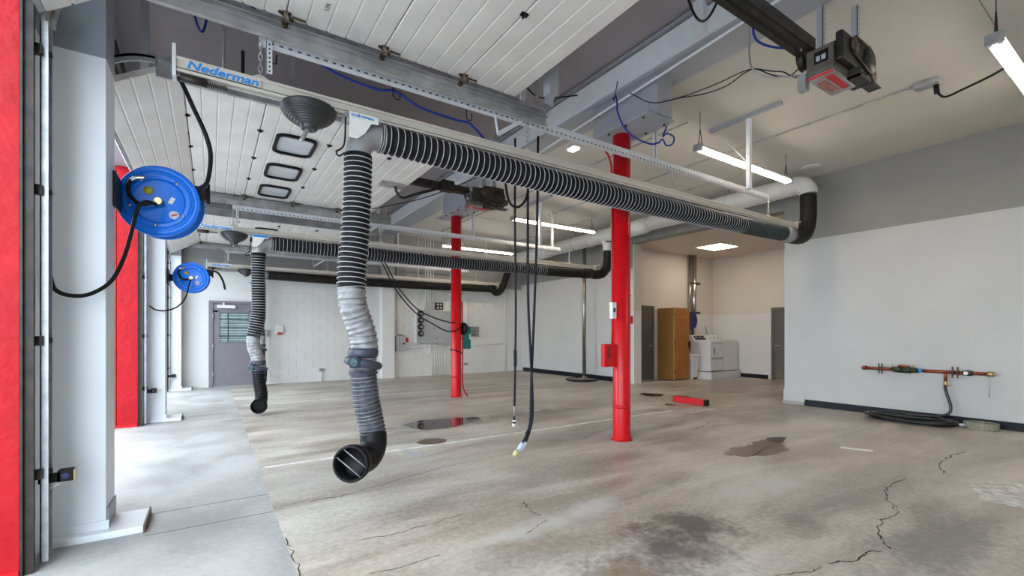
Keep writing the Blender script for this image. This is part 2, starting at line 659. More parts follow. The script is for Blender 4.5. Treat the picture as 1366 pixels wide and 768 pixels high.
def stripe(x0, x1, y, w, gaps=()):
    m = MB()
    x = x0
    vs = []
    while x <= x1:
        j = random.uniform(-.006, .006)
        vs.append((x, y + w / 2 + j))
        x += .12
    back = [(a, y - w / 2 + random.uniform(-.006, .006)) for a, _ in reversed(vs)]
    n = len(vs)
    pts = [(a, b, .0015) for a, b in vs + back]
    m.add(pts, [(i, 2 * n - 1 - i, 2 * n - 2 - i, i + 1) for i in range(n - 1)])
    return m


build('painted_line', stripe(.45, 1.35, 5.13, .045), m_line, fl)
build('painted_line', stripe(1.5, 6.75, 5.05, .06), m_line, fl)
build('painted_line', stripe(.5, 7.6, 9.74, .07), m_line, fl)
build('painted_line', stripe(6.7, 7.5, 4.75, .04), m_line, fl)
build('paint_mark', MB().poly([(7.05, 5.30), (7.2, 5.22), (7.3, 5.02), (7.22, 4.96), (7.05, 5.12)], 0, .001), mat('pink_paint', (.60, .30, .30), .7, var=.3), fl)
build('paint_mark', MB().poly([(1.79, 4.98), (1.87, 5.0), (1.94, 4.69), (1.82, 4.64)], 0, .001), m_panel, fl)


def blob(pts, jag, n=5):
    c = cr([(x, y, 0) for x, y in pts], n, True)
    return [(p.x + random.uniform(-jag, jag), p.y + random.uniform(-jag, jag)) for p in c]


solo('puddle', MB().poly(blob([(4.69, 2.9), (5.018, 2.99), (5.374, 2.99), (5.70, 3.03), (5.95, 2.93), (5.79, 2.82), (5.504, 2.61), (5.182, 2.60), (4.915, 2.69)], .035, 9), 0, .0014), m_damp,
     'brown damp patch on the concrete to the right of the near red column', 'puddle')
solo('oil_spot', MB().poly(blob([(5.92, 3.06), (6.13, 2.96), (6.04, 2.89), (5.80, 2.84), (5.74, 2.93)], .012), 0, .0022), m_hole,
     'small black oil spot at the far edge of the brown damp patch', 'stain')
solo('puddle', MB().poly(blob([(2.366, 6.40), (2.7, 6.58), (3.147, 6.52), (3.554, 6.34), (3.382, 6.10), (2.933, 5.88), (2.69, 5.86), (2.41, 5.98)], .03), 0, .0016), m_water,
     'shallow puddle in front of the far red column, mirroring it', 'puddle')
solo('puddle', MB().poly(blob([(2.09, 5.28), (2.30, 5.40), (2.47, 5.25), (2.36, 5.10), (2.17, 5.12)], .004), 0, .0016), m_damp,
     'oval dark wet spot touching the white floor line beside the hanging hose', 'puddle')
solo('puddle', MB().poly(blob([(8.0, 6.9), (8.25, 6.5), (7.9, 6.33), (7.72, 6.55)], .03), 0, .0016), m_hole,
     'long thin black stain behind the red bar on the floor', 'stain')
solo('puddle', MB().poly(blob([(7.22, 5.62), (7.28, 5.45), (7.1, 5.37), (7.05, 5.5)], .01), 0, .0016), m_damp,
     'small brown damp spot in front of the red bar', 'puddle')
solo('concrete_patch', MB().poly(blob([(5.45, 1.10), (5.697, 1.08), (5.984, 1.014), (6.10, .85), (5.6, .74), (5.202, .77), (5.164, .895), (5.204, .987)], .02), 0, .004), m_scrap,
     'ragged whitish filler patch on the floor at the right edge', 'patch')
solo('paper_scrap', MB().poly([(6.10, 2.33), (6.19, 2.34), (6.28, 2.07), (6.21, 2.05)], 0, .003), m_label,
     'narrow white scrap lying on the floor before the right wall', 'scrap')

# exterior apron seen through the open doors
struct('floor_exterior', MB().box(-60, -1.36, -60, 60, -.3, -.05), mat('exterior_paving', (.5, .5, .5), .8))
struct('trim_3', MB().box(-40, 60, 40, 40.5, -.2, 3.2), mat('exterior_hedge', (.10, .14, .10), .9, var=.6, scale=2))

# door wall: piers between openings and header
mb = MB()
ys = [BACKY] + [v for b in BAYS for v in b] + [FARY + .2]
for i in range(0, len(ys), 2):
    mb.box(-1.12, WX, ys[i] + (.125 if 0 < i else 0), ys[i + 1], 0, 3.68)
mb.box(-1.12, WX, BACKY, FARY + .2, 3.68, 4.95)
struct('wall_left', mb, m_pier)
struct('wall_back', MB().box(-1.12, 9.4, BACKY - .2, BACKY, 0, 4.95), m_wall)
struct('wall_right', MB().box(RX, RX + .3, BACKY, 4.41, 0, 4.6), m_wall)
wr2 = struct('wall_right_rear', MB().box(RX2, RX2 + .28, 8.28, FARY + .2, 0, 4.6), m_wallr)
build('header', MB().box(RX2 - .1, RX2 + .18, 4.41, 8.28, 3.69, 4.6), m_upper, wr2)
wf = struct('wall_far', MB().box(-1.12, 9.6, FARY + .012, FARY + .25, 0, 4.95), m_wallfar)
# painted block courses of the far wall (about 9 by 18 pixels, faint joints)
mb = MB()
x0b = -.87
for r in range(24):
    off = .2 if r % 2 else 0
    x = x0b - off
    while x < RX2:
        a, b = max(x + .003, x0b), min(x + .397, RX2)
        z0, z1 = r * .2, r * .2 + .196
        if z0 < 2.12 and a < 1.3 < b:
            a = 1.303
        if b - a > .03 and not (z0 < 2.12 and a < 1.3):
            mb.box(a, b, FARY, FARY + .02, z0, z1)
        x += .4
for r in range(11):
    mb.box(-.868, -.45, FARY, FARY + .02, r * .2, r * .2 + .196)
    mb.box(-.447, -.042, FARY, FARY + .02, r * .2, r * .2 + .196)
    mb.box(1.042, 1.3, FARY, FARY + .02, r * .2, r * .2 + .196)
build('block', mb, m_wallfar, wf, kind='stuff')
build('pilaster', MB().box(4.2, 4.58, FARY - .22, FARY + .02, 0, 4.5), m_wallfar, wf, bevel=.01)

# ceilings
mb = MB()
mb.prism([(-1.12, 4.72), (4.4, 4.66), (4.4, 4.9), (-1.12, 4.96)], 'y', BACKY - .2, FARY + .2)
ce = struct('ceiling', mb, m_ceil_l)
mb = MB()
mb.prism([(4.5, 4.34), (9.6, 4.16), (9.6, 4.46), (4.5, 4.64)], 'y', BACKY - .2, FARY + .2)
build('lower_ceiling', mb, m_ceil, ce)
for y in (1.1, 7.2, 10.2):
    build('ceiling_seam', MB().prism([(4.6, 4.334), (9.1, 4.176), (9.1, 4.186), (4.6, 4.344)], 'y', y - .004, y + .004), m_upper, ce)

# alcove
AX, AY0, AY1, AZ = 13.55, 4.41, 8.75, 3.73
al = struct('wall_alcove_back', MB().box(AX, AX + .2, AY0 - 1.2, AY1 + .2, 0, 4.2), m_alcove)
struct('wall_alcove_left', MB().box(RX2 + .27, AX, AY1, AY1 + .2, 0, 4.2), m_alcove)
struct('wall_alcove_right', MB().box(RX + .3, AX, AY0 - 1.2, AY0 - 1.0, 0, 4.2), m_alcove)
struct('ceiling_alcove', MB().box(RX + .1, AX + .2, AY0 - 1.2, AY1 + .2, AZ, AZ + .15), m_alc_ceil)
struct('trim_1', MB().box(11.9, AX, AY1 - .012, AY1, 1.92, 1.945).box(AX - .012, AX, AY0, AY1 - .012, 1.92, 1.945), m_alcove)
struct('baseboard_alcove', MB().box(AX - .015, AX, 6.98, AY1 - .02, 0, .12), m_base)
struct('baseboard_right', MB().box(RX - .014, RX, BACKY, 4.05, 0, .115), m_base)
struct('baseboard_rear', MB().box(RX2 - .014, RX2, 9.0, 13.35, 0, .13), m_base)
struct('trim_2', MB().box(RX - .03, RX + .3, 4.06, 4.44, .0, .06), m_apron, bevel=.008)
struct('trim_4', MB().box(RX - .012, RX + .3, 4.05, 4.425, .06, .27), m_wall, bevel=.004)
struct('trim_5', MB().box(RX2 - .004, RX2 + .29, 8.262, 8.30, .0, 3.69), m_alcove, bevel=.004)

# ---------------------------------------------------------------- far exit door
dx0, dx1 = .0, 1.0
d = struct('door_1', MB().box(dx0 + .055, dx1 - .055, FARY - .02, FARY + .02, .015, .95).box(dx0 + .055, .17, FARY - .02, FARY + .02, .95, 1.9)
           .box(.83, dx1 - .055, FARY - .02, FARY + .02, .95, 1.9).box(dx0 + .055, dx1 - .055, FARY - .02, FARY + .02, 1.86, 2.07)
           .box(.17, .83, FARY - .02, FARY + .02, .95, 1.10), m_doorg)
build('door_frame', MB().box(dx0 - .04, dx0 + .05, FARY - .05, FARY + .02, 0, 2.14).box(dx1 - .05, dx1 + .04, FARY - .05, FARY + .02, 0, 2.14)
      .box(dx0 + .05, dx1 - .05, FARY - .05, FARY + .02, 2.08, 2.14), m_doorg, d, bevel=.004)
build('window_frame', MB().box(.15, .185, FARY - .03, FARY + .01, 1.08, 1.88).box(.815, .85, FARY - .03, FARY + .01, 1.08, 1.88)
      .box(.185, .815, FARY - .03, FARY + .01, 1.08, 1.11).box(.185, .815, FARY - .03, FARY + .01, 1.85, 1.88), m_doorg, d)
build('pane', MB().box(.185, .815, FARY - .004, FARY + .004, 1.11, 1.85), mat('tinted_pane', (.13, .19, .18), .06, var=.6, scale=3), d)
mbl = MB()
for k in range(17):
    z = 1.13 + k * .042
    if k % 5 == 3:
        continue
    mbl.box(.19, .81, FARY - .012, FARY - .006, z, z + .014)
build('blind_slat', mbl, mat('blind_slats', (.55, .66, .66), .5), d, kind='stuff')
build('blind_cord', MB().box(.355, .375, FARY - .016, FARY - .012, 1.11, 1.85), m_text_d, d)
build('door_closer', MB().box(.13, .52, FARY - .09, FARY - .02, 1.96, 2.03).box(.25, .29, FARY - .07, FARY - .02, 2.03, 2.09), m_label, d, label='white door closer')
build('threshold', MB().box(dx0 + .05, dx1 - .05, FARY - .06, FARY + .01, 0, .018), m_galv, d)
for z in (.3, 1.0, 1.75):
    build('hinge', MB().cyl((dx0 + .05, FARY - .055, z - .06), (dx0 + .05, FARY - .055, z + .06), .012, 8), m_galv, d)
build('door_handle', MB().cyl((.90, FARY - .02, 1.0), (.90, FARY - .08, 1.0), .012, 8).cyl((.90, FARY - .075, 1.0), (.79, FARY - .075, 1.0), .011, 8), m_chrome, d)

# alcove doors
d = struct('door_2', MB().box(9.92, 10.58, AY1 - .02, AY1 + .01, .01, 2.05), m_doord)
build('door_frame', MB().box(9.85, 9.92, AY1 - .04, AY1 + .01, 0, 2.12).box(10.58, 10.66, AY1 - .04, AY1 + .01, 0, 2.12).box(9.92, 10.58, AY1 - .04, AY1 + .01, 2.05, 2.12), m_doord, d, bevel=.004)
build('door_knob', MB().cyl((10.44, AY1 - .02, .98), (10.44, AY1 - .06, .98), .012, 8).lathe([(0, .05), (.028, .052), (.034, .07), (.02, .09), (0, .092)], (10.44, AY1 - .02, .98), (0, -1, 0), 12), m_brass, d)
d = struct('door_3', MB().box(AX - .03, AX + .01, 5.98, 6.80, .01, 1.99), m_doord)
build('door_frame', MB().box(AX - .05, AX + .01, 6.80, 6.88, 0, 2.07).box(AX - .05, AX + .01, 5.90, 5.98, 0, 2.07).box(AX - .05, AX + .01, 5.98, 6.80, 1.99, 2.07), m_doord, d, bevel=.004)
build('kick_plate', MB().box(AX - .036, AX - .03, 6.02, 6.78, .02, .27), mat('bronze_plate', (.16, .12, .085), .4, .5), d)
build('door_panel', MB().box(AX - .036, AX - .03, 6.12, 6.66, .32, 1.88), m_doord, d, bevel=.004)
build('door_handle', MB().cyl((AX - .03, 6.74, .98), (AX - .09, 6.74, .98), .016, 8).cyl((AX - .085, 6.74, .98), (AX - .085, 6.60, .985), .012, 8), m_chrome, d, label='chrome lever handle')

# ================================================================== DOOR WALL: piers, red posts, tracks
PIERS = [(3.99, 4.31), (8.70, 9.02), (13.15, 13.45)]
pl = ['nearest', 'second', 'farthest']
for i, (a, b) in enumerate(PIERS):
    t = thing('steel_pillar', (-.7, (a + b) / 2, 0), ['tall white boxed pillar nearest the camera at left', 'white boxed pillar carrying the smaller blue hose reel',
              'white boxed pillar in the far left corner by the grey exit door'][i], 'pillar', 'white pillars between the overhead doors')
    build('shaft', MB().box(WX, -.575, a, b, .045, 4.7), m_pier, t, bevel=.006)
    build('edge_trim', MB().box(WX, -.56, a - .012, a, .045, .10), m_pier, t)
    build('base_plate', MB().box(WX, -.375, a - .09, b - .02, 0, .045), m_pier, t, bevel=.006)
    build('plate_end', MB().box(-.375, -.365, a - .09, b - .02, .0, .05), mat('rusty_edge', (.12, .075, .05), .7), t)
    if i == 0:
        build('foot_shadow_strip', MB().box(-.574, -.566, a + .02, b, .05, .17), m_steelg, t)  # raised grey strip, shadow at the pillar's foot put in as colour

for i, (a, b) in enumerate(BAYS[1:]):
    t = thing('door_post', (-1.1, b + .05, 0), ['red painted timber post at the left edge beside the nearest door opening', 'red painted timber post between the first two blue hose reels',
              'red painted timber post behind the far white pillar'][i], 'post', 'red timber door posts')
    build('plank', MB().box(-1.32, -1.10, b, b + .12, 0, 3.68), m_redwood, t, bevel=.004)
    build('plank', MB().box(-1.095, WX - .0005, b - .006, b + .12, 0, 3.68), m_redwood, t, bevel=.004)
    build('shoe', MB().box(-1.33, WX - .005, b - .012, b + .12, 0, .035), m_red, t)


def extrude_c(x, y, z0, z1, w, dpt, th, flip=1):
    """C-shaped vertical track"""
    m = MB()
    m.box(x, x + th, y, y + w, z0, z1)
    m.box(x, x + dpt, y, y + th, z0, z1)
    m.box(x, x + dpt, y + w - th, y + w, z0, z1)
    return m


def arc(c, r, a0, a1, n):
    return [(c[0] + r * math.cos(a0 + (a1 - a0) * k / n), c[1] + r * math.sin(a0 + (a1 - a0) * k / n)) for k in range(n + 1)]


def track(yc, side, label, zt=0.0):
    """vertical, curved and horizontal overhead door track; side +1 means the door lies at smaller Y"""
    s = side
    t = thing('door_track', (-.8, yc, 0), label, 'door track', 'steel tracks of the overhead doors')
    y0, y1 = sorted((yc, yc + .085 * s))
    # jamb angle on the wall
    g0, g1 = sorted((yc - .03 * s, yc - .09 * s))
    build('jamb_angle', MB().box(WX, WX + .012, g0 - .02, y1, .0, 3.4).box(WX, WX + .05, g0, g0 + .012, 0, 3.4), m_darkst, t)
    build('edge_angle', MB().box(WX + .012, WX + .03, yc - .03, yc + .03, .0, 3.3), m_galvd, t)
    R = .45
    zh = 3.575 + zt
    zb = zh - R
    build('vertical_track', extrude_c(-.815, y0, .02, zb, y1 - y0, .035, .006), m_galv, t)
    outer = arc((-.815 + R, zb), R, PI, PI / 2, 12)
    inner = arc((-.815 + R, zb), R - .02, PI, PI / 2, 12)
    m = MB()
    m.prism(outer + inner[::-1], 'y', y0, y1)
    inner2 = arc((-.815 + R, zb), R - .05, PI, PI / 2, 12)
    m.prism(outer + inner2[::-1], 'y', y1 - .006 if s > 0 else y0, y1 if s > 0 else y0 + .006)
    build('curved_track', m, m_galvd, t)
    xe = 2.86

    def yy(a, b):
        return sorted((yc + a * s, yc + b * s))
    m = MB()
    w0, w1 = yy(.03, .036)
    m.box(-.815 + R, xe, w0, w1, zh - .13, zh)
    for za, zb2, d in ((zh - .006, zh, 0), (zh - .05, zh - .044, 0), (zh - .13, zh - .124, .0)):
        q0, q1 = yy(d, .03)
        m.box(-.815 + R, xe, q0, q1, za, zb2)
    build('horizontal_track', m, m_galvd, t)
    q0, q1 = yy(.036, .075)
    n0, n1 = yy(.036, .042)
    build('stiffener_angle', MB().box(-.35, xe, q0, q1, zh - .006, zh).box(-.35, xe, n0, n1, zh, zh + .05), m_galv, t)
    o0, o1 = q0, q1
    for x in (.6, 2.75):
        build('hanger', MB().box(x, x + .04, o1 - .008 if s > 0 else o0, o1 if s > 0 else o0 + .008, zh, 4.7), m_galv, t)
    for z in (.5, 1.26, 2.12, 2.92):
        build('bracket', MB().box(-.865, -.80, yc - .028 * s if s < 0 else yc - .028, yc + .012, z, z + .055).cyl((-.82, yc + .035 * s, z + .03), (-.77, yc + .035 * s, z + .03), .016, 8), m_darkst, t)
    return t


track(3.665, 1, 'galvanised door track with dark jamb angle at the left edge by the red post')
track(8.47, 1, 'galvanised door track beside the second red post, left of second white pillar', -.07)
track(13.08, 1, 'galvanised door track in the far left corner beside the grey exit door', -.10)
track(4.62, -1, 'door track on the hidden side of the nearest white pillar', -.07)
track(9.33, -1, 'door track on the hidden side of the second white pillar', -.10)
track(-.2, -1, 'door track out at the camera side of the nearest overhead door')


# ------------------------------------------------------------------ overhead doors
def section_mesh(p0, p1, y0, y1, th=.045, rib=.14):
    """one door section: ribbed underside profile in X-Z extruded along Y"""
    p0, p1 = Vector(p0), Vector(p1)
    d = p1 - p0
    ln = d.length
    u = d / ln
    n = Vector((-u.y, u.x))
    if n.y < 0:
        n = -n
    k = max(1, round(ln / rib))
    prof = []
    st = ln / k
    for i in range(k):
        a = i * st
        if i == 0:
            prof.append((a + .004, .006))
            prof.append((a + .012, 0))
        else:
            prof += [(a - .010, 0), (a - .003, .009), (a + .003, .009), (a + .010, 0)]
    prof += [(ln - .012, 0), (ln - .004, .006), (ln - .004, th), (.004, th)]
    poly = [tuple(p0 + u * a + n * h) for a, h in prof]
    m = MB()
    m.prism(poly, 'y', y0, y1)
    return m


def window_ring(xc, yc, z, hx, hy, r, w, h0, h1):
    m = MB()

    def rr(hx, hy, r):
        out = []
        for cx, cy, a in ((1, 1, 0), (-1, 1, PI / 2), (-1, -1, PI), (1, -1, 3 * PI / 2)):
            for k in range(5):
                t = a + k * PI / 8
                out.append((xc + cx * (hx - r) + r * math.cos(t), yc + cy * (hy - r) + r * math.sin(t)))
        return out
    A, B = rr(hx, hy, r), rr(hx - w, hy - w, max(r - w, .01))
    n = len(A)
    vs = [(x, y, z - h0) for x, y in A] + [(x, y, z - h0) for x, y in B] + [(x, y, z + h1) for x, y in A] + [(x, y, z + h1) for x, y in B]
    fs = []
    for i in range(n):
        j = (i + 1) % n
        fs += [(i, j, n + j, n + i), (i, 2 * n + i, 2 * n + j, j), (n + i, n + j, 3 * n + j, 3 * n + i)]
    m.add(vs, fs)
    pane = MB()
    pane.poly(B, z - .004, .006)
    return m, pane


def overhead_door(y0, y1, z, label, windows=(), wx=.82, print_mark=False, end=(-.74, .33)):
    t = thing('overhead_door', (.8, (y0 + y1) / 2, z), label, 'overhead door', 'raised white sectional overhead doors')
    pts = [(2.46, z), (1.87, z), (1.16, z), (.45, z), (-.20, z), (end[0], z - end[1])]
    for i in range(len(pts) - 1):
        sec = build('door_section', section_mesh(pts[i + 1], pts[i], y0, y1), m_door, t)
        if i == 2:
            for wy in windows:
                fr, pane = window_ring(wx, wy, z, .215, .30, .11, .035, .03, .0)
                f = build('window_frame', fr, m_black, sec)
                build('window_pane', pane, m_pane, sec)
    bot = MB()
    e, g = Vector(pts[5]), Vector(pts[4])
    u = (e - g).normalized()
    bot.prism([tuple(e), tuple(e + u * .03), tuple(e + u * .03 + Vector((-.02, .04))), tuple(e + Vector((-.02, .04)))], 'y', y0, y1)
    build('bottom_seal', bot, m_galvd, t)
    for (x, zz) in pts[1:5]:
        for k, f in enumerate((.005, .26, .5, .74, .995)):
            y = y0 + (y1 - y0) * f
            y = min(max(y, y0 + .06), y1 - .06)
            hm = MB().box(x - .028, x + .028, y - .018, y + .018, zz - .010, zz + .002)
            hm.cyl((x, y - .022, zz - .014), (x, y + .022, zz - .014), .010, 8)
            if k in (0, 4):
                s = 1 if k == 4 else -1
                hm.bar((x - .05, y, zz - .004), (x + .05, y + .03 * s, zz - .03), .02, .012)
                hm.cyl((x, y, zz - .04), (x, y + .09 * s, zz - .04), .009, 8)
                hm.cyl((x, y + .065 * s, zz - .04), (x, y + .09 * s, zz - .04), .022, 12)
                hm.bar((x - .01, y - .02 * s, zz - .002), (x + .01, y + .01 * s, zz - .055), .03, .008)
                hm.box(x + .04, x + .13, y + .005, y + .012, zz - .02, zz - .008)
            build('hinge', hm, m_rust if k in (0, 4) else m_black, t)
    if print_mark:
        text('printed_mark', '11N', (.70, 3.42, z - .002), (PI, 0, -PI / 2), .05, m_text_d, t)
    return t


overhead_door(-.12, 3.655, 3.61, 'raised white overhead door across the top of the picture, nearest one', print_mark=True, end=(-.79, .44))
overhead_door(4.64, 8.46, 3.53, 'raised white overhead door with three rounded windows above the blue hose reel', (5.86, 6.90, 7.91))
overhead_door(9.35, 13.07, 3.50, 'raised white overhead door furthest away, near the far wall', (10.95, 12.0), .97)
overhead_door(-4.85, -1.20, 3.61, 'raised white overhead door behind the camera')

# photo eyes
for i, (x, y, z) in enumerate([(-.78, 3.80, .45), (-.76, 8.62, .45), (-.76, 13.12, .32)]):
    t = thing('photo_eye', (x, y, z), ['black safety sensor low on the nearest door track', 'black safety sensor low on the second door track',
              'black safety sensor low on the farthest door track'][i], 'sensor', 'door safety sensors')
    build('bracket', MB().box(x - .06, x + .03, y - .06, y - .05, z, z + .055).box(x + .02, x + .03, y - .06, y + .02, z, z + .055), m_black, t)
    build('housing', MB().box(x + .02, x + .09, y - .05, y + .01, z - .005, z + .065), m_black, t, bevel=.006)
    build('lens', MB().cyl((x + .055, y - .05, z + .03), (x + .055, y - .056, z + .03), .018, 12), m_darkblue, t)
    build('yellow_edge', MB().box(x + .09, x + .094, y - .045, y + .01, z, z + .06), m_brass, t)
    build('cable_plug', MB().cyl((x - .01, y - .055, z - .03), (x + .03, y - .055, z - .012), .008, 8), m_label, t)

# ================================================================== BEAM, COLUMNS
t = thing('steel_beam', (4.3, 4, 4.28), 'long white painted steel roof beam running over both red columns', 'beam')
build('web', MB().box(4.13, 4.19, BACKY, FARY, 4.32, 4.585), m_steelw, t)
build('upper_flange', MB().box(4.10, 4.55, BACKY, FARY, 4.61, 4.64), m_steelg, t)
build('lower_flange', MB().box(4.17, 4.60, BACKY, FARY, 4.275, 4.335), m_steelg, t)
build('rear_web', MB().box(4.50, 4.58, BACKY, FARY, 4.33, 4.62), m_steelg, t)
for cy in (4.02, 8.70):
    build('head_web', MB().box(4.22, 4.48, cy - .62, cy + .42, 3.83, 4.276), m_steelg, t, bevel=.004)
    build('cap_plate', MB().box(4.07, 4.54, cy - .60, cy + .46, 3.80, 3.825), m_steelg, t, bevel=.003)
    for k in range(4):
        for x in (4.12, 4.48):
            build('bolt', MB().cyl((x, cy - .5 + k * .27, 3.803), (x, cy - .5 + k * .27, 3.785), .016, 6), m_darkst, t)
for y in (2.78, 7.2):
    build('stiffener_post', MB().box(4.06, 4.13, y - .06, y + .06, 4.31, 4.72), m_steelw, t)
    build('splice_tab', MB().box(4.46, 4.47, y + .7, y + .78, 4.20, 4.275), m_steelg, t)
solo('conduit_pipe', MB().tube([(4.10, .6, 4.26), (4.10, 2.28, 4.205), (4.10, 4.717, 4.069), (4.10, 5.6, 4.02)], .014, 10), m_steelw,
     'thin white conduit sloping under the edge of the steel roof beam', 'pipe')
for y, x in ((3.33, 2.62), (8.9, 2.55)):
    solo('ceiling_strut', MB().box(x, x + .10, y, y + .10, 3.56 if y < 5 else 3.45, 4.68).box(x + .02, x + .12, y + .1, y + .106, 3.5 if y < 5 else 3.4, 4.68), m_steelg,
         'pale vertical steel strut at the end of the %s overhead door' % ('nearest' if y < 5 else 'second'), 'strut')


def red_column(x, y, ztop, label):
    t = thing('red_column', (x, y, 0), label, 'column', 'round red steel columns')
    build('shaft', MB().tube([(x, y, 0), (x, y, .02), (x, y, ztop)], .108, 40), m_red, t)
    build('collar', MB().tube([(x, y, .40), (x, y, .42), (x, y, .44)], [.109, .114, .109], 40), m_red, t)
    build('base_ring', MB().tube([(x, y, 0), (x, y, .012)], .135, 40), m_red, t)
    return t


t = red_column(4.30, 4.02, 3.80, 'near round red steel column with white switch box, in the middle')
build('conduit', MB().tube(cr([(4.10, 4.12, 3.62), (4.17, 4.10, 3.52), (4.20, 4.09, 3.3), (4.205, 4.09, 2.4), (4.205, 4.09, 1.1)], 5), .013, 8), m_red, t)
build('switch_box', MB().box(4.085, 4.155, 3.965, 4.02, 1.51, 1.71), m_label, t, bevel=.006, label='white switch box')
build('toggle', MB().box(4.10, 4.125, 3.955, 3.966, 1.59, 1.64), m_text_d, t)
build('red_box', MB().box(3.99, 4.20, 4.0, 4.07, .92, 1.20), m_red, t, bevel=.008)
build('outlet_plate', MB().box(4.03, 4.08, 3.994, 4.001, 1.03, 1.17), mat('dark_red_plate', (.25, .01, .015), .4), t)
build('small_box', MB().box(4.40, 4.47, 3.98, 4.05, 1.45, 1.55), m_red, t, bevel=.006)
build('hook', MB().cyl((4.40, 4.02, 1.80), (4.45, 4.0, 1.81), .008, 8), m_text_d, t)
build('conduit', MB().tube(cr([(4.405, 4.04, 1.45), (4.41, 4.04, .9), (4.41, 4.04, .25), (4.43, 4.03, .1), (4.46, 4.02, .01)], 5), .014, 8), m_red, t)
t = red_column(4.33, 8.70, 3.78, 'far round red steel column with green box, in the second bay')
build('conduit', MB().tube(cr([(4.45, 8.66, 2.0), (4.46, 8.66, 1.0), (4.46, 8.66, .3), (4.50, 8.64, .1), (4.56, 8.62, .01)], 5), .016, 8), m_red, t)
build('green_box', MB().box(4.50, 4.66, 8.66, 8.74, 1.0, 1.47), m_teal, t, bevel=.008, label='teal green control box')
build('box_label', MB().box(4.62, 4.65, 8.652, 8.66, 1.2, 1.32), m_label, t)
build('black_reel', MB().lathe([(0, -.03), (.13, -.03), (.13, .03), (0, .03)], (4.47, 8.66, 1.43), (1, .3, 0), 20), m_black, t)
build('strap', MB().ring((4.33, 8.70, .95), (.35, 0, 1), .13, .012, 24, 6), m_black, t)
build('box_arm', MB().box(4.42, 4.52, 8.68, 8.72, 1.2, 1.24), m_red, t)


# ================================================================== EXHAUST EXTRACTION SYSTEMS
def chain(p0, z1, parent, s=.034):
    m = MB()
    x, y, z = p0
    n = max(2, round((z - z1) / (s * 1.25)))
    st = (z - z1) / n
    for i in range(n):
        c = z - st * (i + .5)
        ax = (1, 0, 0) if i % 2 else (0, 1, 0)
        h = st * .62
        w = s * .36
        dirv = Vector((0, 1, 0)) if i % 2 else Vector((1, 0, 0))
        pts = []
        for k in range(12):
            a = 2 * PI * k / 12
            pts.append(Vector((x, y, c)) + dirv * (w * math.cos(a)) + Vector((0, 0, h * math.sin(a))))
        m.tube(pts, .0045, 5, closed=True)
    return build('chain', m, m_galv, parent)


def ribbed(path, r, pitch, amp):
    """corrugated hose along a path: returns hose mesh and wire rings mesh"""
    pts = resample(path, pitch / 4)
    rs = [r + amp * (1, .2, -1, .2)[i % 4] for i in range(len(pts))]
    h = MB().tube(pts, rs, 24)
    wires = MB()
    for i in range(0, len(pts) - 1, 4):
        a = pts[i]
        d = (pts[min(i + 1, len(pts) - 1)] - pts[max(i - 1, 0)]).normalized()
        wires.ring(a, d, r + amp, .0036, 24, 5)
    return h, wires


def V(*a):
    return [Vector(p) for p in a]


def support(Y, zo, x1, words):
    t = thing('support_rail', (4, Y, 3.43 + zo), 'perforated pale steel angle carrying the %s' % words, 'support rail', 'perforated support angles under the roof')
    z0, z1 = 3.432 + zo, 3.505 + zo
    m = MB().box(.29, x1, Y, Y + .004, z0, z1).box(.29, x1, Y, Y + .05, z0 - .004, z0)
    build('angle', m, m_perf, t)
    hm = MB()
    build('drop_bar', MB().box(.335, .375, Y - .012, Y - .008, 3.215 + zo, 3.475 + zo).box(.335, .339, Y - .012, Y + .02, 3.215 + zo, 3.475 + zo), m_perf, t)
    for k in range(7):
        build('bar_hole', MB().lathe([(0, .001), (.007, .001), (.007, 0), (0, 0)], (.357, Y - .0125, 3.235 + zo + k * .032), (0, -1, 0), 10), m_text_d, t)
    x = .36
    while x < x1 - .05:
        hm.box(x, x + .028, Y - .001, Y, z0 + .006, z0 + .018)
        x += .062
    build('slot', hm, m_text_d, t, kind='stuff')
    for x, zt in ((.31, 4.71), (2.60, 4.67), (4.62, 4.33), (6.75, 4.25)):
        if x < x1:
            build('hanger', MB().box(x, x + .045, Y + .006, Y + .01, z0, zt).box(x, x + .005, Y + .006, Y + .05, z0, zt), m_perf, t)
    build('brace', MB().bar((2.30, Y - .02, 3.24 + zo), (2.58, Y - .02, 3.44 + zo), .04, .006, (0, 1, 0)).bar((2.30, Y - .02, 3.24 + zo), (2.30, Y + .03, 3.43 + zo), .03, .006), m_perf, t)
    return t


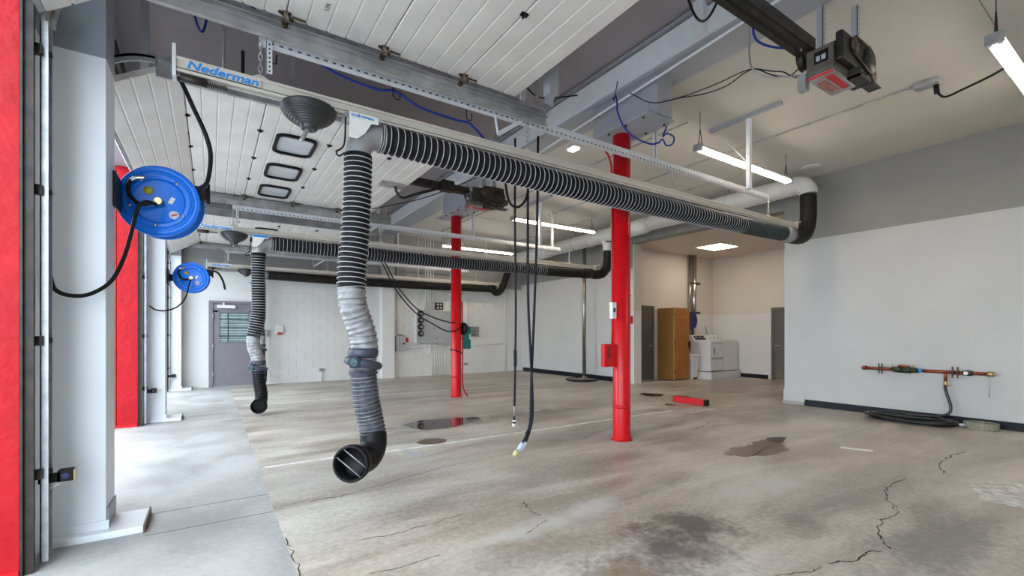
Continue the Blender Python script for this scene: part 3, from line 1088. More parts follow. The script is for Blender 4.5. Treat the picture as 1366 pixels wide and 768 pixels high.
def exhaust(Y, zo, idx):
    lab = ['nearest', 'middle', 'farthest'][idx]
    xoff = 0 if idx < 2 else .12
    # ---- rail
    t = thing('exhaust_rail', (4, Y, 3.05 + zo), 'beige overhead rail of the %s hose system, lettered in blue' % lab, 'exhaust rail', 'beige overhead hose rails')
    z0, z1 = 3.055 + zo, 3.145 + zo
    xr = 8.12
    m = MB().box(-.19 + xoff, xr, Y - .035, Y + .035, z0 + .02, z1).box(-.19 + xoff, xr, Y - .045, Y - .035, z0 + .075, z1 + .006)
    m.box(-.19 + xoff, xr, Y - .04, Y - .02, z0, z0 + .02).box(-.19 + xoff, xr, Y + .02, Y + .04, z0, z0 + .02)
    build('rail_body', m, m_beige, t, bevel=.003)
    build('rail_slot', MB().box(-.19 + xoff, xr, Y - .037, Y - .0355, z0 + .018, z0 + .026), m_text_d, t)
    build('end_plate', MB().box(-.21 + xoff, -.19 + xoff, Y - .05, Y + .05, z0 - .04, z1 + .08), m_perf, t)
    build('bumper', MB().cyl((-.17 + xoff, Y - .02, z0 - .03), (-.02 + xoff, Y - .02, z0 - .03), .026, 12), m_darkst, t)
    sp = [Vector((-.02 + xoff + .12 * k / 70, Y - .02 + .014 * math.cos(k * .8), z0 - .03 + .014 * math.sin(k * .8))) for k in range(71)]
    build('bumper_spring', MB().tube(sp, .003, 5), m_darkst, t)
    for x in (.30, 2.66, 4.94, 7.28):
        chain((x, Y, 3.432 + zo), z1 + .03, t)
        build('hanger_clip', MB().prism([(x - .07, z1), (x + .07, z1), (x + .05, z1 + .025), (x + .015, z1 + .045), (x - .015, z1 + .045), (x - .05, z1 + .025)], 'y', Y - .008, Y + .008), m_beige, t)
    build('name_plate', MB().box(-.14 + xoff, .30 + xoff, Y - .0475, Y - .0455, z0 + .026, z1 - .004), m_label if idx else m_beige, t, bevel=.0)
    text('lettering', 'Nederman', (-.135 + xoff, Y - .049, z0 + .030), (PI / 2, 0, 0), .074, m_bluetext, t, bold=.0018, shear=.25, sx=1.30)
    # right end tie
    build('end_bracket', MB().box(xr - .03, xr, Y - .05, Y + .05, z0 - .05, z1 + .03).bar((xr - .02, Y, z1), (xr + .18, Y, z1 + .07), .03, .02), m_beige, t)
    # ---- spring balancer
    bx = .624 if idx == 0 else (.31 if idx == 1 else .74)
    b = thing('spring_balancer', (bx, Y, 2.86 + zo), 'dark ribbed cone shaped balancer under the %s hose rail' % lab, 'balancer', 'cone balancers under the hose rails')
    prof = []
    n = 11
    for k in range(n):
        r0 = .05 + .145 * math.cos(k / n * PI / 2) ** .8
        zz = -.125 * (k / n) ** 1.0
        prof += [(r0, zz), (r0 + .005, zz - .004), (r0 + .002, zz - .008), (r0 - .006, zz - .0095)]
    prof = [(.05, .02), (.175, .018), (.19, .01)] + prof + [(.058, -.13), (.06, -.148), (.052, -.156), (.028, -.156), (.024, -.14), (0, -.14)]
    zc = 3.032 + zo
    build('drum', MB().lathe(prof, (bx, Y, zc), (0, 0, 1), 40), mat('balancer_grey', (.07, .07, .078), .32, .6, var=.3) if idx == 0 else bpy.data.materials['balancer_grey'], b)
    build('mount', MB().box(bx - .12, bx + .12, Y - .02, Y + .02, zc + .01, 3.062 + zo).box(bx - .19, bx - .13, Y - .02, Y + .0, zc - .03, zc + .03), m_beige, b)
    build('cord', MB().tube(cr([(bx, Y, zc - .14), (bx - .03, Y - .01, zc - .20), (bx - .06, Y - .02, zc - .26)], 4), .016, 8) if idx == 0 else MB().cyl((bx, Y, zc - .17), (bx - .01, Y, zc - .2), .012, 8), m_galvd, b)
    # ---- hose
    h = thing('exhaust_hose', (1.0 + xoff, Y, .3), ['large ribbed exhaust hose nearest the camera with black nozzle', 'ribbed exhaust hose on the middle rail by the exit door',
              'dark exhaust hose on the farthest rail along the far wall'][idx], 'exhaust hose', 'ribbed exhaust hoses on the rails')
    dx = [0, -.335, .02][idx]          # shift of the vertical drop
    zz = zo
    px0 = .893 + dx
    m = MB()
    m.prism([(px0, 2.845 + zz), (px0 + .06, 2.845 + zz), (px0 + .12, 2.90 + zz), (px0 + .17, 2.985 + zz), (px0 + .225, 2.99 + zz), (px0 + .225, 3.045 + zz), (px0, 3.045 + zz)], 'y', Y - .125, Y - .12)
    build('brand_plate', m, m_label, h)
    build('plate_band', MB().box(px0 + .005, px0 + .22, Y - .127, Y - .125, 3.004 + zz, 3.04 + zz), m_bluetext if idx else m_label, h)
    if idx == 0:
        text('lettering', 'nederman', (px0 + .012, Y - .1285, 3.012 + zz), (PI / 2, 0, 0), .035, m_bluetext, h, bold=.001, sx=1.25)
    build('trolley', MB().box(px0 - .02, px0 + .26, Y - .118, Y + .06, 3.02 + zz, 3.05 + zz).cyl((px0 + .02, Y - .06, 3.04 + zz), (px0 + .02, Y + .06, 3.04 + zz), .03, 12).cyl((px0 + .2, Y - .06, 3.04 + zz), (px0 + .2, Y + .06, 3.04 + zz), .03, 12), m_galvd, h)
    el = cr([(.99 + dx, Y, 2.735 + zz), (.992 + dx, Y, 2.79 + zz), (1.015 + dx, Y, 2.86 + zz), (1.08 + dx, Y, 2.92 + zz), (1.15 + dx, Y, 2.938 + zz), (1.19 + dx, Y, 2.94 + zz)], 6)
    build('elbow', MB().tube(el, .099, 28), m_elbow, h)
    build('clamp', MB().ring((1.155 + dx, Y, 2.938 + zz), (1, 0, 0), .104, .008, 28).ring((1.19 + dx, Y, 2.94 + zz), (1, 0, 0), .108, .009, 28), m_elbow, h)
    build('hose_cuff', MB().tube([(.99 + dx, Y, 2.76 + zz), (.99 + dx, Y, 2.68 + zz)], .108, 28), m_hose, h)
    build('lead', MB().tube(cr([(.87 + dx, Y - .1, 3.0 + zz), (.86 + dx, Y - .11, 2.80 + zz), (.83 + dx, Y - .11, 2.74 + zz), (.80 + dx, Y - .1, 2.72 + zz), (.82 + dx, Y - .1, 2.69 + zz), (.86 + dx, Y - .1, 2.72 + zz)], 6), .007, 6), m_cord, h)
    # horizontal hose
    hp = cr(V((1.17 + dx, Y, 2.94 + zz), (2.48, Y, 2.918 + zz), (3.98, Y, 2.905 + zz), (5.4, Y, 2.915 + zz), (6.55, Y, 2.925 + zz)), 40)
    hose, wires = ribbed(hp, .110, .058, .008)
    ho = build('horizontal_hose', hose, m_hose if idx < 2 else m_hoseblk, h)
    if idx < 2:
        build('hose_wire', wires, m_hosew if idx == 0 else m_panel, ho, kind='stuff')
    hp2 = cr(V((6.5, Y, 2.925 + zz), (7.2, Y, 2.935 + zz), (7.92, Y, 2.95 + zz)), 20)
    h2, w2 = ribbed(hp2, .112, .06, .007)
    build('horizontal_hose', h2, mat('dark_teal_hose', (.03, .045, .05), .55, var=.5, scale=18) if idx == 0 else m_hoseblk, h)
    build('hose_joint', MB().tube([(7.72, Y, 2.946 + zz), (7.97, Y, 2.955 + zz)], .126, 28), m_elbow if idx == 0 else m_hoseblk, h)
    rp = cr(V((7.93, Y, 2.955 + zz), (8.16, Y, 2.945 + zz), (8.38, Y, 2.99 + zz), (8.53, Y, 3.14 + zz), (8.585, Y, 3.34 + zz), (8.59, Y, 3.60 + zz), (8.58, Y, 3.72)), 14) if idx < 2 else \
        cr(V((7.75, Y, 2.955 + zz), (7.90, Y, 2.93 + zz), (8.0, Y, 2.84 + zz), (8.12, Y, 2.84 + zz), (8.25, Y, 2.95 + zz), (8.35, Y, 3.15 + zz), (8.5, Y, 3.4), (8.58, Y, 3.62)), 14)
    h3, _ = ribbed(rp, .125 if idx == 0 else .115, .075, .003)
    build('riser_hose', h3, m_hoseblk, h)
    # hanging hose
    if idx == 0:
        vp = cr(V((.99, Y, 2.72), (.985, Y, 2.45), (.968, Y, 2.10), (.945, Y, 1.85), (.935, Y - .01, 1.68)), 50)
        vp2 = cr(V((.935, Y - .01, 1.70), (.950, Y - .01, 1.55), (.995, Y, 1.42), (1.035, Y, 1.28), (1.04, Y, 1.13)), 20)
        vp3 = cr(V((1.032, Y, 1.12), (1.032, Y, 1.0), (1.055, Y, .80), (1.09, Y, .62), (1.11, Y - .01, .50)), 16)
        vp4 = cr(V((1.11, Y - .01, .52), (1.10, Y - .04, .42), (1.04, Y - .10, .35), (.955, Y - .17, .345), (.90, Y - .215, .355)), 10)
        a, w = ribbed(vp, .104, .040, .007)
        o = build('hanging_hose', a, m_hose, h)
        build('hose_wire', w, m_hosew, o, kind='stuff')
        a, w = ribbed(vp2, .106, .045, .006)
        o = build('hanging_hose', a, m_hoseg, h, label='stretched silver grey stretch of hose')
        w = MB()
        pts = resample(vp2, .045)
        for q in range(1, len(pts) - 1):
            dd = (pts[q + 1] - pts[q - 1]).normalized()
            dd = (dd + Vector((random.uniform(-.16, .16), random.uniform(-.1, .1), 0))).normalized()
            w.ring(pts[q], dd, .110, .0022, 24, 5)
        build('hose_wire', w, m_hoseb, o, kind='stuff')
        a, w = ribbed(vp3, .101, .03, .006)
        o = build('hanging_hose', a, m_hoseb, h, label='blue grey crumpled lower length of hose')
        w = MB()
        pts = resample(vp3, .034)
        for q in range(1, len(pts) - 1):
            dd = (pts[q + 1] - pts[q - 1]).normalized()
            dd = (dd + Vector((random.uniform(-.07, .07), random.uniform(-.07, .07), 0))).normalized()
            w.ring(pts[q], dd, .1055, .0022, 24, 5)
        build('hose_wire', w, m_hoseg, o, kind='stuff')
        build('hose_bend', MB().tube(vp4, .105, 28, caps=False), m_black, h)
        mc = Vector((.90, Y - .215, .355))
        md = Vector((-.62, -.78, .06)).normalized()
        nz = build('nozzle', MB().lathe([(.100, -.06), (.132, -.03), (.138, .0), (.138, .055), (.128, .062), (.120, .06), (.118, .0), (.10, -.05), (.0, -.05)], mc, md, 32), m_black, h)
        side = md.cross(Vector((0, 0, 1))).normalized()
        up = side.cross(md)
        dg = (side * .8 + up * .6).normalized()
        pe = md.cross(dg)
        for off in (-.05, .03):
            ln = math.sqrt(.12 ** 2 - off ** 2)
            build('grille_bar', MB().cyl(mc + md * .045 + pe * off - dg * ln, mc + md * .045 + pe * off + dg * ln, .0045, 6), m_elbow, nz)
        cc = Vector((1.032, Y, 1.10))
    else:
        k = idx
        bx0 = .655 if k == 1 else 1.07
        cz = .80 if k == 1 else .97
        lf = -.075 if k == 1 else 0
        vp = cr(V((bx0, Y, 2.70 + zz), (bx0 - .005, Y, 2.2), (bx0, Y, 1.75), (bx0 - .03, Y, 1.5), (bx0 + lf, Y, 1.27)), 24)
        vp2 = cr(V((bx0 + lf, Y, 1.29), (bx0 - .07 if k == 1 else bx0, Y, 1.12), (bx0 - .02, Y, .95), (bx0 - .01, Y, cz)), 12)
        vp3 = cr(V((bx0 - .01, Y, cz), (bx0 + .0, Y, .6), (bx0 + .035, Y, .36), (bx0 + .03, Y - .03, .25), (bx0 + .005, Y - .12, .19), (bx0 - .01, Y - .19, .17)), 12)
        a, w = ribbed(vp, .100, .042, .007)
        o = build('hanging_hose', a, m_hose, h)
        build('hose_wire', w, m_hosew, o, kind='stuff')
        a, w = ribbed(vp2, .098, .05, .004)
        build('hanging_hose', a, m_hoseg, h, label='stretched silver grey stretch of hose')
        a, w = ribbed(vp3, .094, .04, .003)
        build('hanging_hose', a, m_black, h, label='black lower length of hose')
        mc = Vector((bx0 - .01, Y - .19, .17))
        md = Vector((-.15, -.98, -.05)).normalized()
        build('nozzle', MB().lathe([(.095, -.05), (.116, -.02), (.122, .02), (.114, .026), (.106, .02), (.10, -.04), (0, -.04)], mc, md, 28), m_black, h)
        cc = Vector((bx0 - .01, Y, cz - .02))
    # collar and gaiter
    co = build('collar', MB().tube([cc + Vector((0, 0, z)) for z in (.11, .09, .06, .035)], [.108, .118, .118, .108], 28), m_hoseb if idx else mat('collar_rubber', (.045, .05, .075), .45), h)
    build('collar_band', MB().tube([cc + Vector((0, 0, z)) for z in (.045, -.06)], .104, 28), m_galv, co)
    c2 = cc + Vector((0, 0, -.012))
    build('balloon_ring', MB().ring(c2, (.22, 0, 1), .118, .034, 28, 12), bpy.data.materials['collar_rubber'], co)
    build('handle_knob', MB().lathe([(0, .01), (.045, .01), (.048, -.005), (.048, -.05), (0, -.05)], c2 + Vector((-.10, -.115, .015)), (-.5, -.85, 0), 16), bpy.data.materials['collar_rubber'], co)
    build('knob_mark', MB().lathe([(.020, .0125), (.024, .014), (.028, .0125), (.026, .010), (.020, .0125)], c2 + Vector((-.10, -.115, .015)), (-.5, -.85, 0), 16), m_teal, co)
    build('lower_clamp', MB().ring(cc + Vector((0, 0, -.09)), (0, 0, 1), .106, .010, 28), bpy.data.materials['collar_rubber'], co)


support(3.75, 0, 7.32, 'nearest hose rail')
support(8.50, -.12, 7.0, 'middle hose rail')
support(13.15, -.12, 7.0, 'farthest hose rail')
exhaust(3.75, 0, 0)
exhaust(8.50, -.125, 1)
exhaust(13.15, -.125, 2)

# trunk duct
t = thing('air_duct', (8.62, 8, 3.7), 'white round air duct running along the right wall under the ceiling', 'duct')
path = cr(V((8.58, 3.75, 3.72), (8.585, 3.76, 3.80), (8.60, 3.86, 3.90), (8.61, 4.05, 3.925), (8.62, 4.4, 3.925)), 10)
build('elbow', MB().tube(path, [.135 + .03 * min(1, i / 30) for i in range(len(path))], 28), m_duct, t)
build('straight_run', MB().tube([(8.62, 4.38, 3.925), (8.62, 7.2, 3.91)], .168, 32), m_duct, t)
build('straight_run', MB().tube([(8.62, 7.2, 3.90), (8.62, 7.35, 3.89), (8.62, 11.0, 3.86)], [.168, .19, .19], 32), m_duct, t)
build('straight_run', MB().tube([(8.62, 11.0, 3.85), (8.62, 13.45, 3.83)], .20, 32), m_duct, t)
for y in (6.0, 7.35, 9.2, 11.0):
    build('seam_band', MB().ring((8.62, y, 3.90 if y < 9 else 3.86), (0, 1, 0), .188 if y > 7.3 else .17, .008, 32), m_duct, t)
for y in (8.5, 13.15):
    build('branch', MB().tube([(8.60, y + .15, 3.86), (8.58, y, 3.62), (8.56, y - .01, 3.45)], [.14, .125, .122], 24), m_duct, t)
for y in (5.2, 9.8):
    build('hanger_strap', MB().ring((8.62, y, 3.92 if y < 8 else 3.865), (0, 1, 0), .172 if y < 8 else .192, .006, 28).box(8.61, 8.63, y - .005, y + .005, 4.05, 4.2), m_galv, t)

# ================================================================== DOOR OPERATORS
def opener(x, y, z, x0, label, near):
    t = thing('door_opener', (x, y, z), label, 'door opener', 'trolley door openers under the roof')
    # twin channel rail
    zr = z + .26
    for s in (-1, 1):
        yy = y + s * .055
        build('rail_channel', MB().box(x0, x + .05, yy - .012, yy + .012, zr - .045, zr + .045).box(x0, x + .05, min(yy, yy - s * .04), max(yy, yy - s * .04), zr - .05, zr - .044), m_darkst, t)
    build('rail_chain', MB().box(x0, x, y - .008, y + .008, zr - .012, zr + .012), m_galvd, t)
    build('header_mount', MB().box(x0 - .04, x0 + .02, y - .1, y + .1, zr - .08, zr + .08), m_darkst, t)
    h = y - .115                                     # the gear case sits to one side of the rail
    build('housing', MB().box(x, x + .42, h - .095, h + .095, z, z + .195), m_opener, t, bevel=.006)
    build('drive_case', MB().box(x + .02, x + .50, h - .15, h - .096, z + .05, z + .27).box(x + .30, x + .60, h - .14, h - .0, z + .02, z + .33), m_darkst, t, bevel=.015)
    build('sprocket', MB().lathe([(0, -.012), (.10, -.012), (.105, 0), (.10, .012), (0, .012)], (x + .50, h - .155, z + .17), (0, 1, 0), 24), m_darkst, t)
    build('sprocket', MB().lathe([(0, -.012), (.055, -.012), (.06, 0), (.055, .012), (0, .012)], (x + .20, h - .16, z + .20), (0, 1, 0), 20), m_rust, t)
    build('chain', MB().tube([(x + .20, h - .16, z + .26), (x + .50, h - .16, z + .275)], .010, 6).tube([(x + .20, h - .16, z + .14), (x + .50, h - .16, z + .07)], .010, 6), m_rust, t)
    build('motor', MB().lathe([(0, -.13), (.085, -.13), (.095, -.10), (.095, .10), (.07, .13), (0, .13)], (x + .42, h + .0, z + .27), (1, 0, 0), 24), m_darkst, t)
    build('pulley', MB().lathe([(0, -.02), (.085, -.02), (.07, 0), (.085, .02), (0, .02)], (x + .10, h + .16, z + .20), (0, 1, 0), 24), m_darkst, t)
    build('base_tray', MB().box(x + .02, x + .42, h - .085, h + .085, z - .03, z), m_galvd, t)
    build('red_label', MB().box(x + .014, x + .019, h - .085, h + .085, z - .028, z - .008).box(x + .05, x + .36, h - .07, h - .02, z - .034, z - .030), m_redst, t, label='red warning label')
    build('warning_print', MB().box(x + .10, x + .34, h + .0, h + .06, z - .034, z - .030), m_pinklab, t)
    build('junction_frame', MB().box(x - .006, x, h - .06, h + .035, z + .07, z + .16), m_black, t)
    build('junction_plate', MB().box(x - .010, x - .006, h - .045, h - .015, z + .085, z + .125).box(x - .010, x - .006, h - .005, h + .02, z + .085, z + .125), m_panel, t)
    build('limit_bracket', MB().box(x + .20, x + .40, h - .20, h - .11, z - .05, z - .035).box(x + .45, x + .62, h - .20, h - .11, z - .03, z - .015).box(x + .20, x + .21, h - .20, h - .11, z - .05, z + .02), m_darkst, t)
    build('warm_motor_end', MB().cyl((x + .62, h - .06, z + .10), (x + .62, h - .15, z + .10), .05, 14), m_rust, t)
    build('cable_box', MB().box(x - .02, x + .05, h + .094, h + .15, z - .09, z + .03), m_galvd, t)
    for xx, yy in ((x + .96, h + .09), (x + .62, h + .23)) if near else ((x + .30, h + .05), (x + .48, h + .0)):
        build('hanger_angle', MB().box(xx, xx + .05, yy, yy + .005, z + .32, 4.32).box(xx, xx + .005, yy, yy + .05, z + .32, 4.32).bar((xx, yy, z + .33), (x + .5, h, z + .30), .03, .02), m_steelg, t)
        hm = MB()
        for k in range(13):
            hm.box(xx + .018, xx + .032, yy - .001, yy, z + .36 + k * .045, z + .372 + k * .045)
        build('slot', hm, m_label, t, kind='stuff')
    return t


opener(3.95, 1.76, 3.36, -.75, 'grimy door opener with red label hanging near the ceiling at upper right', True)
op2 = opener(3.44, 6.60, 3.38, -.75, 'dark door opener in the second bay above the far red column', False)
# door arm of second opener
t = op2
build('curved_arm', MB().tube(cr([(2.28, 6.6, 3.52), (2.31, 6.6, 3.42), (2.40, 6.6, 3.36), (2.62, 6.58, 3.45), (3.05, 6.56, 3.62)], 6), .02, 8), m_darkst, t)
build('foot_plate', MB().box(2.05, 2.42, 6.50, 6.70, 3.505, 3.525), m_galvd, t)
build('carriage', MB().box(3.0, 3.2, 6.49, 6.61, 3.56, 3.72), m_darkst, t)

# ================================================================== LAMPS
def strip_light(x0, y, z, label, ln=2.44):
    t = thing('strip_light', (x0 + ln / 2, y, z), label, 'strip light', 'hanging fluorescent strip lights')
    build('housing', MB().prism([(y - .055, z + .012), (y - .03, z + .06), (y + .03, z + .06), (y + .055, z + .012)], 'x', x0, x0 + ln), m_lampw, t)
    for xx in (x0 - .012, x0 + ln - .03):
        build('end_cap', MB().box(xx, xx + .042, y - .058, y + .058, z - .030, z + .055), m_galvd, t)
    for s in (-1, 1):
        build('tube', MB().cyl((x0 + .03, y + s * .032, z - .008), (x0 + ln - .03, y + s * .032, z - .008), .017, 12), m_tube, t)
        for xx in (x0 + .03, x0 + ln - .045):
            build('socket', MB().box(xx - .012, xx + .02, y + s * .032 - .014, y + s * .032 + .014, z - .036, z + .02), m_label, t)
    zc = 4.34 - (x0 - 4.5) * .0353
    for xx in (x0 + .06, x0 + ln - .1):
        zc = 4.34 - (xx - 4.5) * .0353
        build('hanger_wire', MB().tube([(xx - .04, y, z + .06), (xx, y, z + .26), (xx + .05, y, z + .06)], .006, 6).cyl((xx, y, z + .25), (xx, y, zc), .004, 6), m_darkst, t)
    return t


strip_light(5.50, .97, 3.80, 'fluorescent strip light cut off at the right edge, hanging on a chain')
strip_light(5.42, 3.72, 3.80, 'fluorescent strip light above the end of the nearest hose rail')
strip_light(5.42, 8.22, 3.80, 'fluorescent strip light right of the hanging black cords')
strip_light(5.42, 11.85, 3.80, 'fluorescent strip light passing behind the far red column')
strip_light(5.42, -2.0, 3.80, 'added fill strip light, unseen behind the camera')  # lamp added to lift the room's light, out of view
strip_light(.9, -3.4, 3.80, 'added fill strip light, unseen behind the camera near the doors')  # another lamp added for fill light, also out of view

t = thing('panel_light', (11.7, 7.42, AZ - .02), 'square lit panel light in the alcove ceiling', 'ceiling light')
build('frame', MB().box(11.26, 12.16, 7.02, 7.06, AZ - .015, AZ).box(11.26, 12.16, 7.78, 7.82, AZ - .015, AZ).box(11.26, 11.30, 7.06, 7.78, AZ - .015, AZ).box(12.12, 12.16, 7.06, 7.78, AZ - .015, AZ), m_label, t)
build('diffuser', MB().box(11.30, 12.12, 7.06, 7.78, AZ - .012, AZ - .002), m_lens, t)
t = thing('ceiling_speaker', (8.62, 3.72, 4.17), 'round white disc on the ceiling beside the nearest duct elbow', 'speaker')
build('grille', MB().lathe([(0, -.012), (.13, -.012), (.145, -.004), (.15, .0), (0, 0)], (8.62, 3.72, 4.187), (0, -0, 1), 32), m_lampw, t)
build('rim', MB().ring((8.62, 3.72, 4.186), (0, 0, 1), .148, .008, 32), m_lampw, t)
t = thing('small_ceiling_light', (4.87, 5.58, 4.28), 'tiny square lit ceiling light left of the near red column', 'ceiling light')
build('lens', MB().box(4.81, 4.93, 5.50, 5.66, 4.275, 4.30), m_lens2, t)
build('trim_ring', MB().box(4.79, 4.95, 5.48, 5.68, 4.30, 4.335), m_label, t)


def ceil_z(x):
    return 4.34 - (x - 4.5) * .0353


# struts and conduits on the ceiling
for dy, lab in ((0, 'near the end of the nearest hose rail'), (4.70, 'in the second bay beyond the hanging black cords'), (9.0, 'in the farthest bay close to the far wall')):
    t = thing('unistrut', (6.06, 3.4 + dy, 4.2), 'steel ceiling strut with post and brace ' + lab, 'strut', 'strut channels on the ceiling')
    build('channel', MB().box(6.03, 6.08, 2.95 + dy, 3.95 + dy, 4.235, ceil_z(6.05) - .001), m_steelg, t)
    build('post', MB().box(6.06, 6.11, 3.37 + dy, 3.42 + dy, 3.30, 4.24).box(6.11, 6.12, 3.37 + dy, 3.42 + dy, 3.30, 4.24), m_steelw, t)
    build('brace', MB().bar((6.07, 3.74 + dy, 4.09), (6.08, 3.42 + dy, 3.66), .045, .01), m_steelw, t)
    build('foot_plate', MB().box(6.04, 6.13, 3.36 + dy, 3.43 + dy, 3.285, 3.30), m_steelw, t)
t = thing('ceiling_conduit', (6.9, 4, 4.24), 'long thin grey conduit crossing the ceiling from its junction box', 'conduit')
build('pipe', MB().cyl((6.95, 1.86, ceil_z(6.95) - .012), (6.95, 8.9, ceil_z(6.95) - .012), .012, 8), m_galvd, t)
build('junction_box', MB().box(6.88, 7.02, 1.66, 1.88, ceil_z(7) - .06, ceil_z(7)), m_galvd, t, bevel=.006)
build('plug', MB().cyl((6.98, 1.70, ceil_z(7) - .06), (6.98, 1.69, ceil_z(7) - .16), .026, 10), m_black, t)
build('clip', MB().box(6.93, 6.97, 3.0, 3.04, ceil_z(6.95) - .03, ceil_z(6.95)), m_galv, t)
solo('power_cord', MB().tube(cr([(6.98, 1.69, ceil_z(7) - .15), (6.98, 1.62, ceil_z(7) - .23), (6.90, 1.45, ceil_z(7) - .24), (6.7, 1.2, 3.98), (6.5, 1.02, 3.95), (6.4, .98, 3.88)], 8), .012, 8), m_cord,
     'black power cord from ceiling junction box to the strip light at the right edge', 'cord')
solo('ceiling_conduit', MB().cyl((5.6, 4.0, ceil_z(5.6) - .01), (5.6, 12.5, ceil_z(5.6) - .01), .012, 8), m_galvd, 'thin conduit along the ceiling above the middle strip light', 'conduit')
solo('ceiling_conduit', MB().cyl((8.0, 4.6, ceil_z(8) - .01), (8.0, 12.5, ceil_z(8) - .01), .011, 8), m_galvd, 'thin conduit along the ceiling close to the white air duct', 'conduit')

# ================================================================== HOSE REELS
def reel(c, R, az, label, hosepath, near):
    c = Vector(c)
    t = thing('hose_reel', c, label, 'hose reel', 'blue hose reels on the white pillars')
    n = Vector((math.sin(az), -math.cos(az), 0))
    prof = [(0, -.012), (.60 * R, -.012), (.625 * R, -.010), (.64 * R, .006), (.66 * R, .010), (.70 * R, .008), (.78 * R, .004), (.80 * R, .010), (.82 * R, .012), (.85 * R, .006), (.95 * R, .004), (.98 * R, .010), (R, .012), (1.02 * R, .006), (1.02 * R, -.018), (.98 * R, -.018), (.55 * R, -.03), (0, -.03)]
    build('front_disc', MB().lathe(prof, c, n, 64), m_blue, t)
    prof2 = [(0, -.11), (.6 * R, -.11), (R, -.135), (1.01 * R, -.145), (R, -.152), (0, -.13)]
    build('rear_disc', MB().lathe(prof2, c, n, 64), m_blue, t)
    build('hose_pack', MB().lathe([(.55 * R, -.03), (.84 * R, -.03), (.86 * R, -.07), (.84 * R, -.12), (.55 * R, -.12)], c, n, 48), m_black, t)
    side = n.cross(Vector((0, 0, 1))).normalized() * -1
    if side.x < 0:
        side = -side
    up = Vector((0, 0, 1))

    def at(u, w, h=.0):
        return c + side * (u * R) + up * (w * R) + n * h
    # stickers
    build('white_sticker', MB().obox(at(.30, .06, -.0105), (.11 * R, .004, .2 * R), Matrix((side, n, up)).transposed() @ Matrix.Rotation(.5, 3, 'Y')), m_label, t)
    build('yellow_sticker', MB().lathe([(0, .002), (.12 * R, .002), (.12 * R, 0), (0, 0)], at(-.26, .30, -.010), n, 20), m_yellow, t)
    o = build('round_sticker', MB().lathe([(0, .002), (.125 * R, .002), (.125 * R, 0), (0, 0)], at(.36, -.36, -.009), n, 20), m_label, t)
    build('sticker_print', MB().obox(at(.36, -.36, -.006), (.16 * R, .002, .05 * R), Matrix((side, n, up)).transposed() @ Matrix.Rotation(-.4, 3, 'Y')), m_redst, o)
    for a in (.9, 2.2, 3.4, 4.6, 5.7):
        build('screw', MB().lathe([(0, .004), (.012, .003), (.013, 0)], at(.70 * math.cos(a), .70 * math.sin(a), .012), n, 8), m_galv, t)
    # swivel
    build('swivel', MB().cyl(at(.02, -.03, -.02), at(.02, -.03, .05), .026, 14).cyl(at(.02, -.03, .03), at(-.13, -.12, .045), .015, 10), m_brass, t)
    # loop of hose on the disc
    lp = cr([at(-.12, -.11, .045), at(-.38, -.17, .05), at(-.62, .05, .04), at(-.68, .35, .03), at(-.55, .56, .03), at(-.30, .62, .02)], 8)
    build('hose_loop', MB().tube(lp[:-6], .014, 8), m_black, t)
    build('hose_end', MB().tube(lp[-12:], .016, 8), m_chrome, t)
    # inlet hose
    build('inlet_hose', MB().tube(cr(hosepath, 8), .0125 if near else .011, 8), m_black, t)
    # mounting arm on the pillar
    px, py = (-.572, c.y - .20) if near else (-.572, c.y - .12)
    build('wall_bracket', MB().box(px, px + .03, c.y + .16, c.y + .24, c.z - .06, c.z + .06).box(px, px + .012, py - .06, c.y + .24, c.z - .13, c.z + .12), m_darkst, t)
    build('arm', MB().box(px + .01, c.x - .02, c.y + .17, c.y + .23, c.z - .05, c.z + .05).cyl(c - n * .22, c - n * .10, .03, 12), m_black, t)
    # guide arm with rollers, to the right
    ga = at(.92, .42, -.09)
    build('guide_arm', MB().bar(c - n * .15, ga - n * .03, .05, .012).obox(ga, (.10, .09, .10)), m_black, t, bevel=.01)
    build('guide_roller', MB().cyl(ga + Vector((.06, -.03, -.08)), ga + Vector((.06, -.03, .08)), .012, 8), m_black, t)
    return t


C1 = Vector((-.335, 4.47, 2.355))
reel(C1, .268, -.20, 'large blue hose reel on the nearest white pillar',
     [(-.345, 4.38, 2.31), (-.40, 4.30, 2.30), (-.44, 4.26, 2.24), (-.47, 4.20, 2.05), (-.50, 4.12, 1.86), (-.55, 4.0, 1.68), (-.64, 3.90, 1.58), (-.73, 3.86, 1.565), (-.79, 3.84, 1.60), (-.815, 3.86, 1.68)], True)
C2 = Vector((-.265, 9.10, 2.24))
reel(C2, .245, -.10, 'small blue hose reel on the second white pillar',
     [(-.265, 9.02, 2.2), (-.29, 8.96, 2.1), (-.33, 8.86, 1.9), (-.42, 8.74, 1.75), (-.55, 8.66, 1.68), (-.68, 8.64, 1.68), (-.76, 8.63, 1.74)], False)
solo('reel_supply_hose', MB().tube(cr([(-.19, 4.08, 3.18), (-.15, 4.05, 3.08), (-.104, 4.023, 2.96), (-.03, 3.99, 2.77), (.0, 4.05, 2.64), (-.02, 4.22, 2.50), (-.07, 4.32, 2.46)], 8), .016, 8), m_black,
     'black hose hanging from the rail end down to the large blue reel', 'hose')
solo('reel_hose_tail', MB().tube(cr([(.0, 9.0, 2.36), (.10, 8.98, 2.33), (.17, 8.97, 2.2), (.20, 8.96, 2.06)], 8), .016, 8), m_black,
     'short black hose tail beside the small blue reel', 'hose')

# ================================================================== HANGING CORDS
def cord(name, pts, r, m, label, n=8):
    return solo(name, MB().tube(cr(pts, n), r, 8), m, label, 'cord')


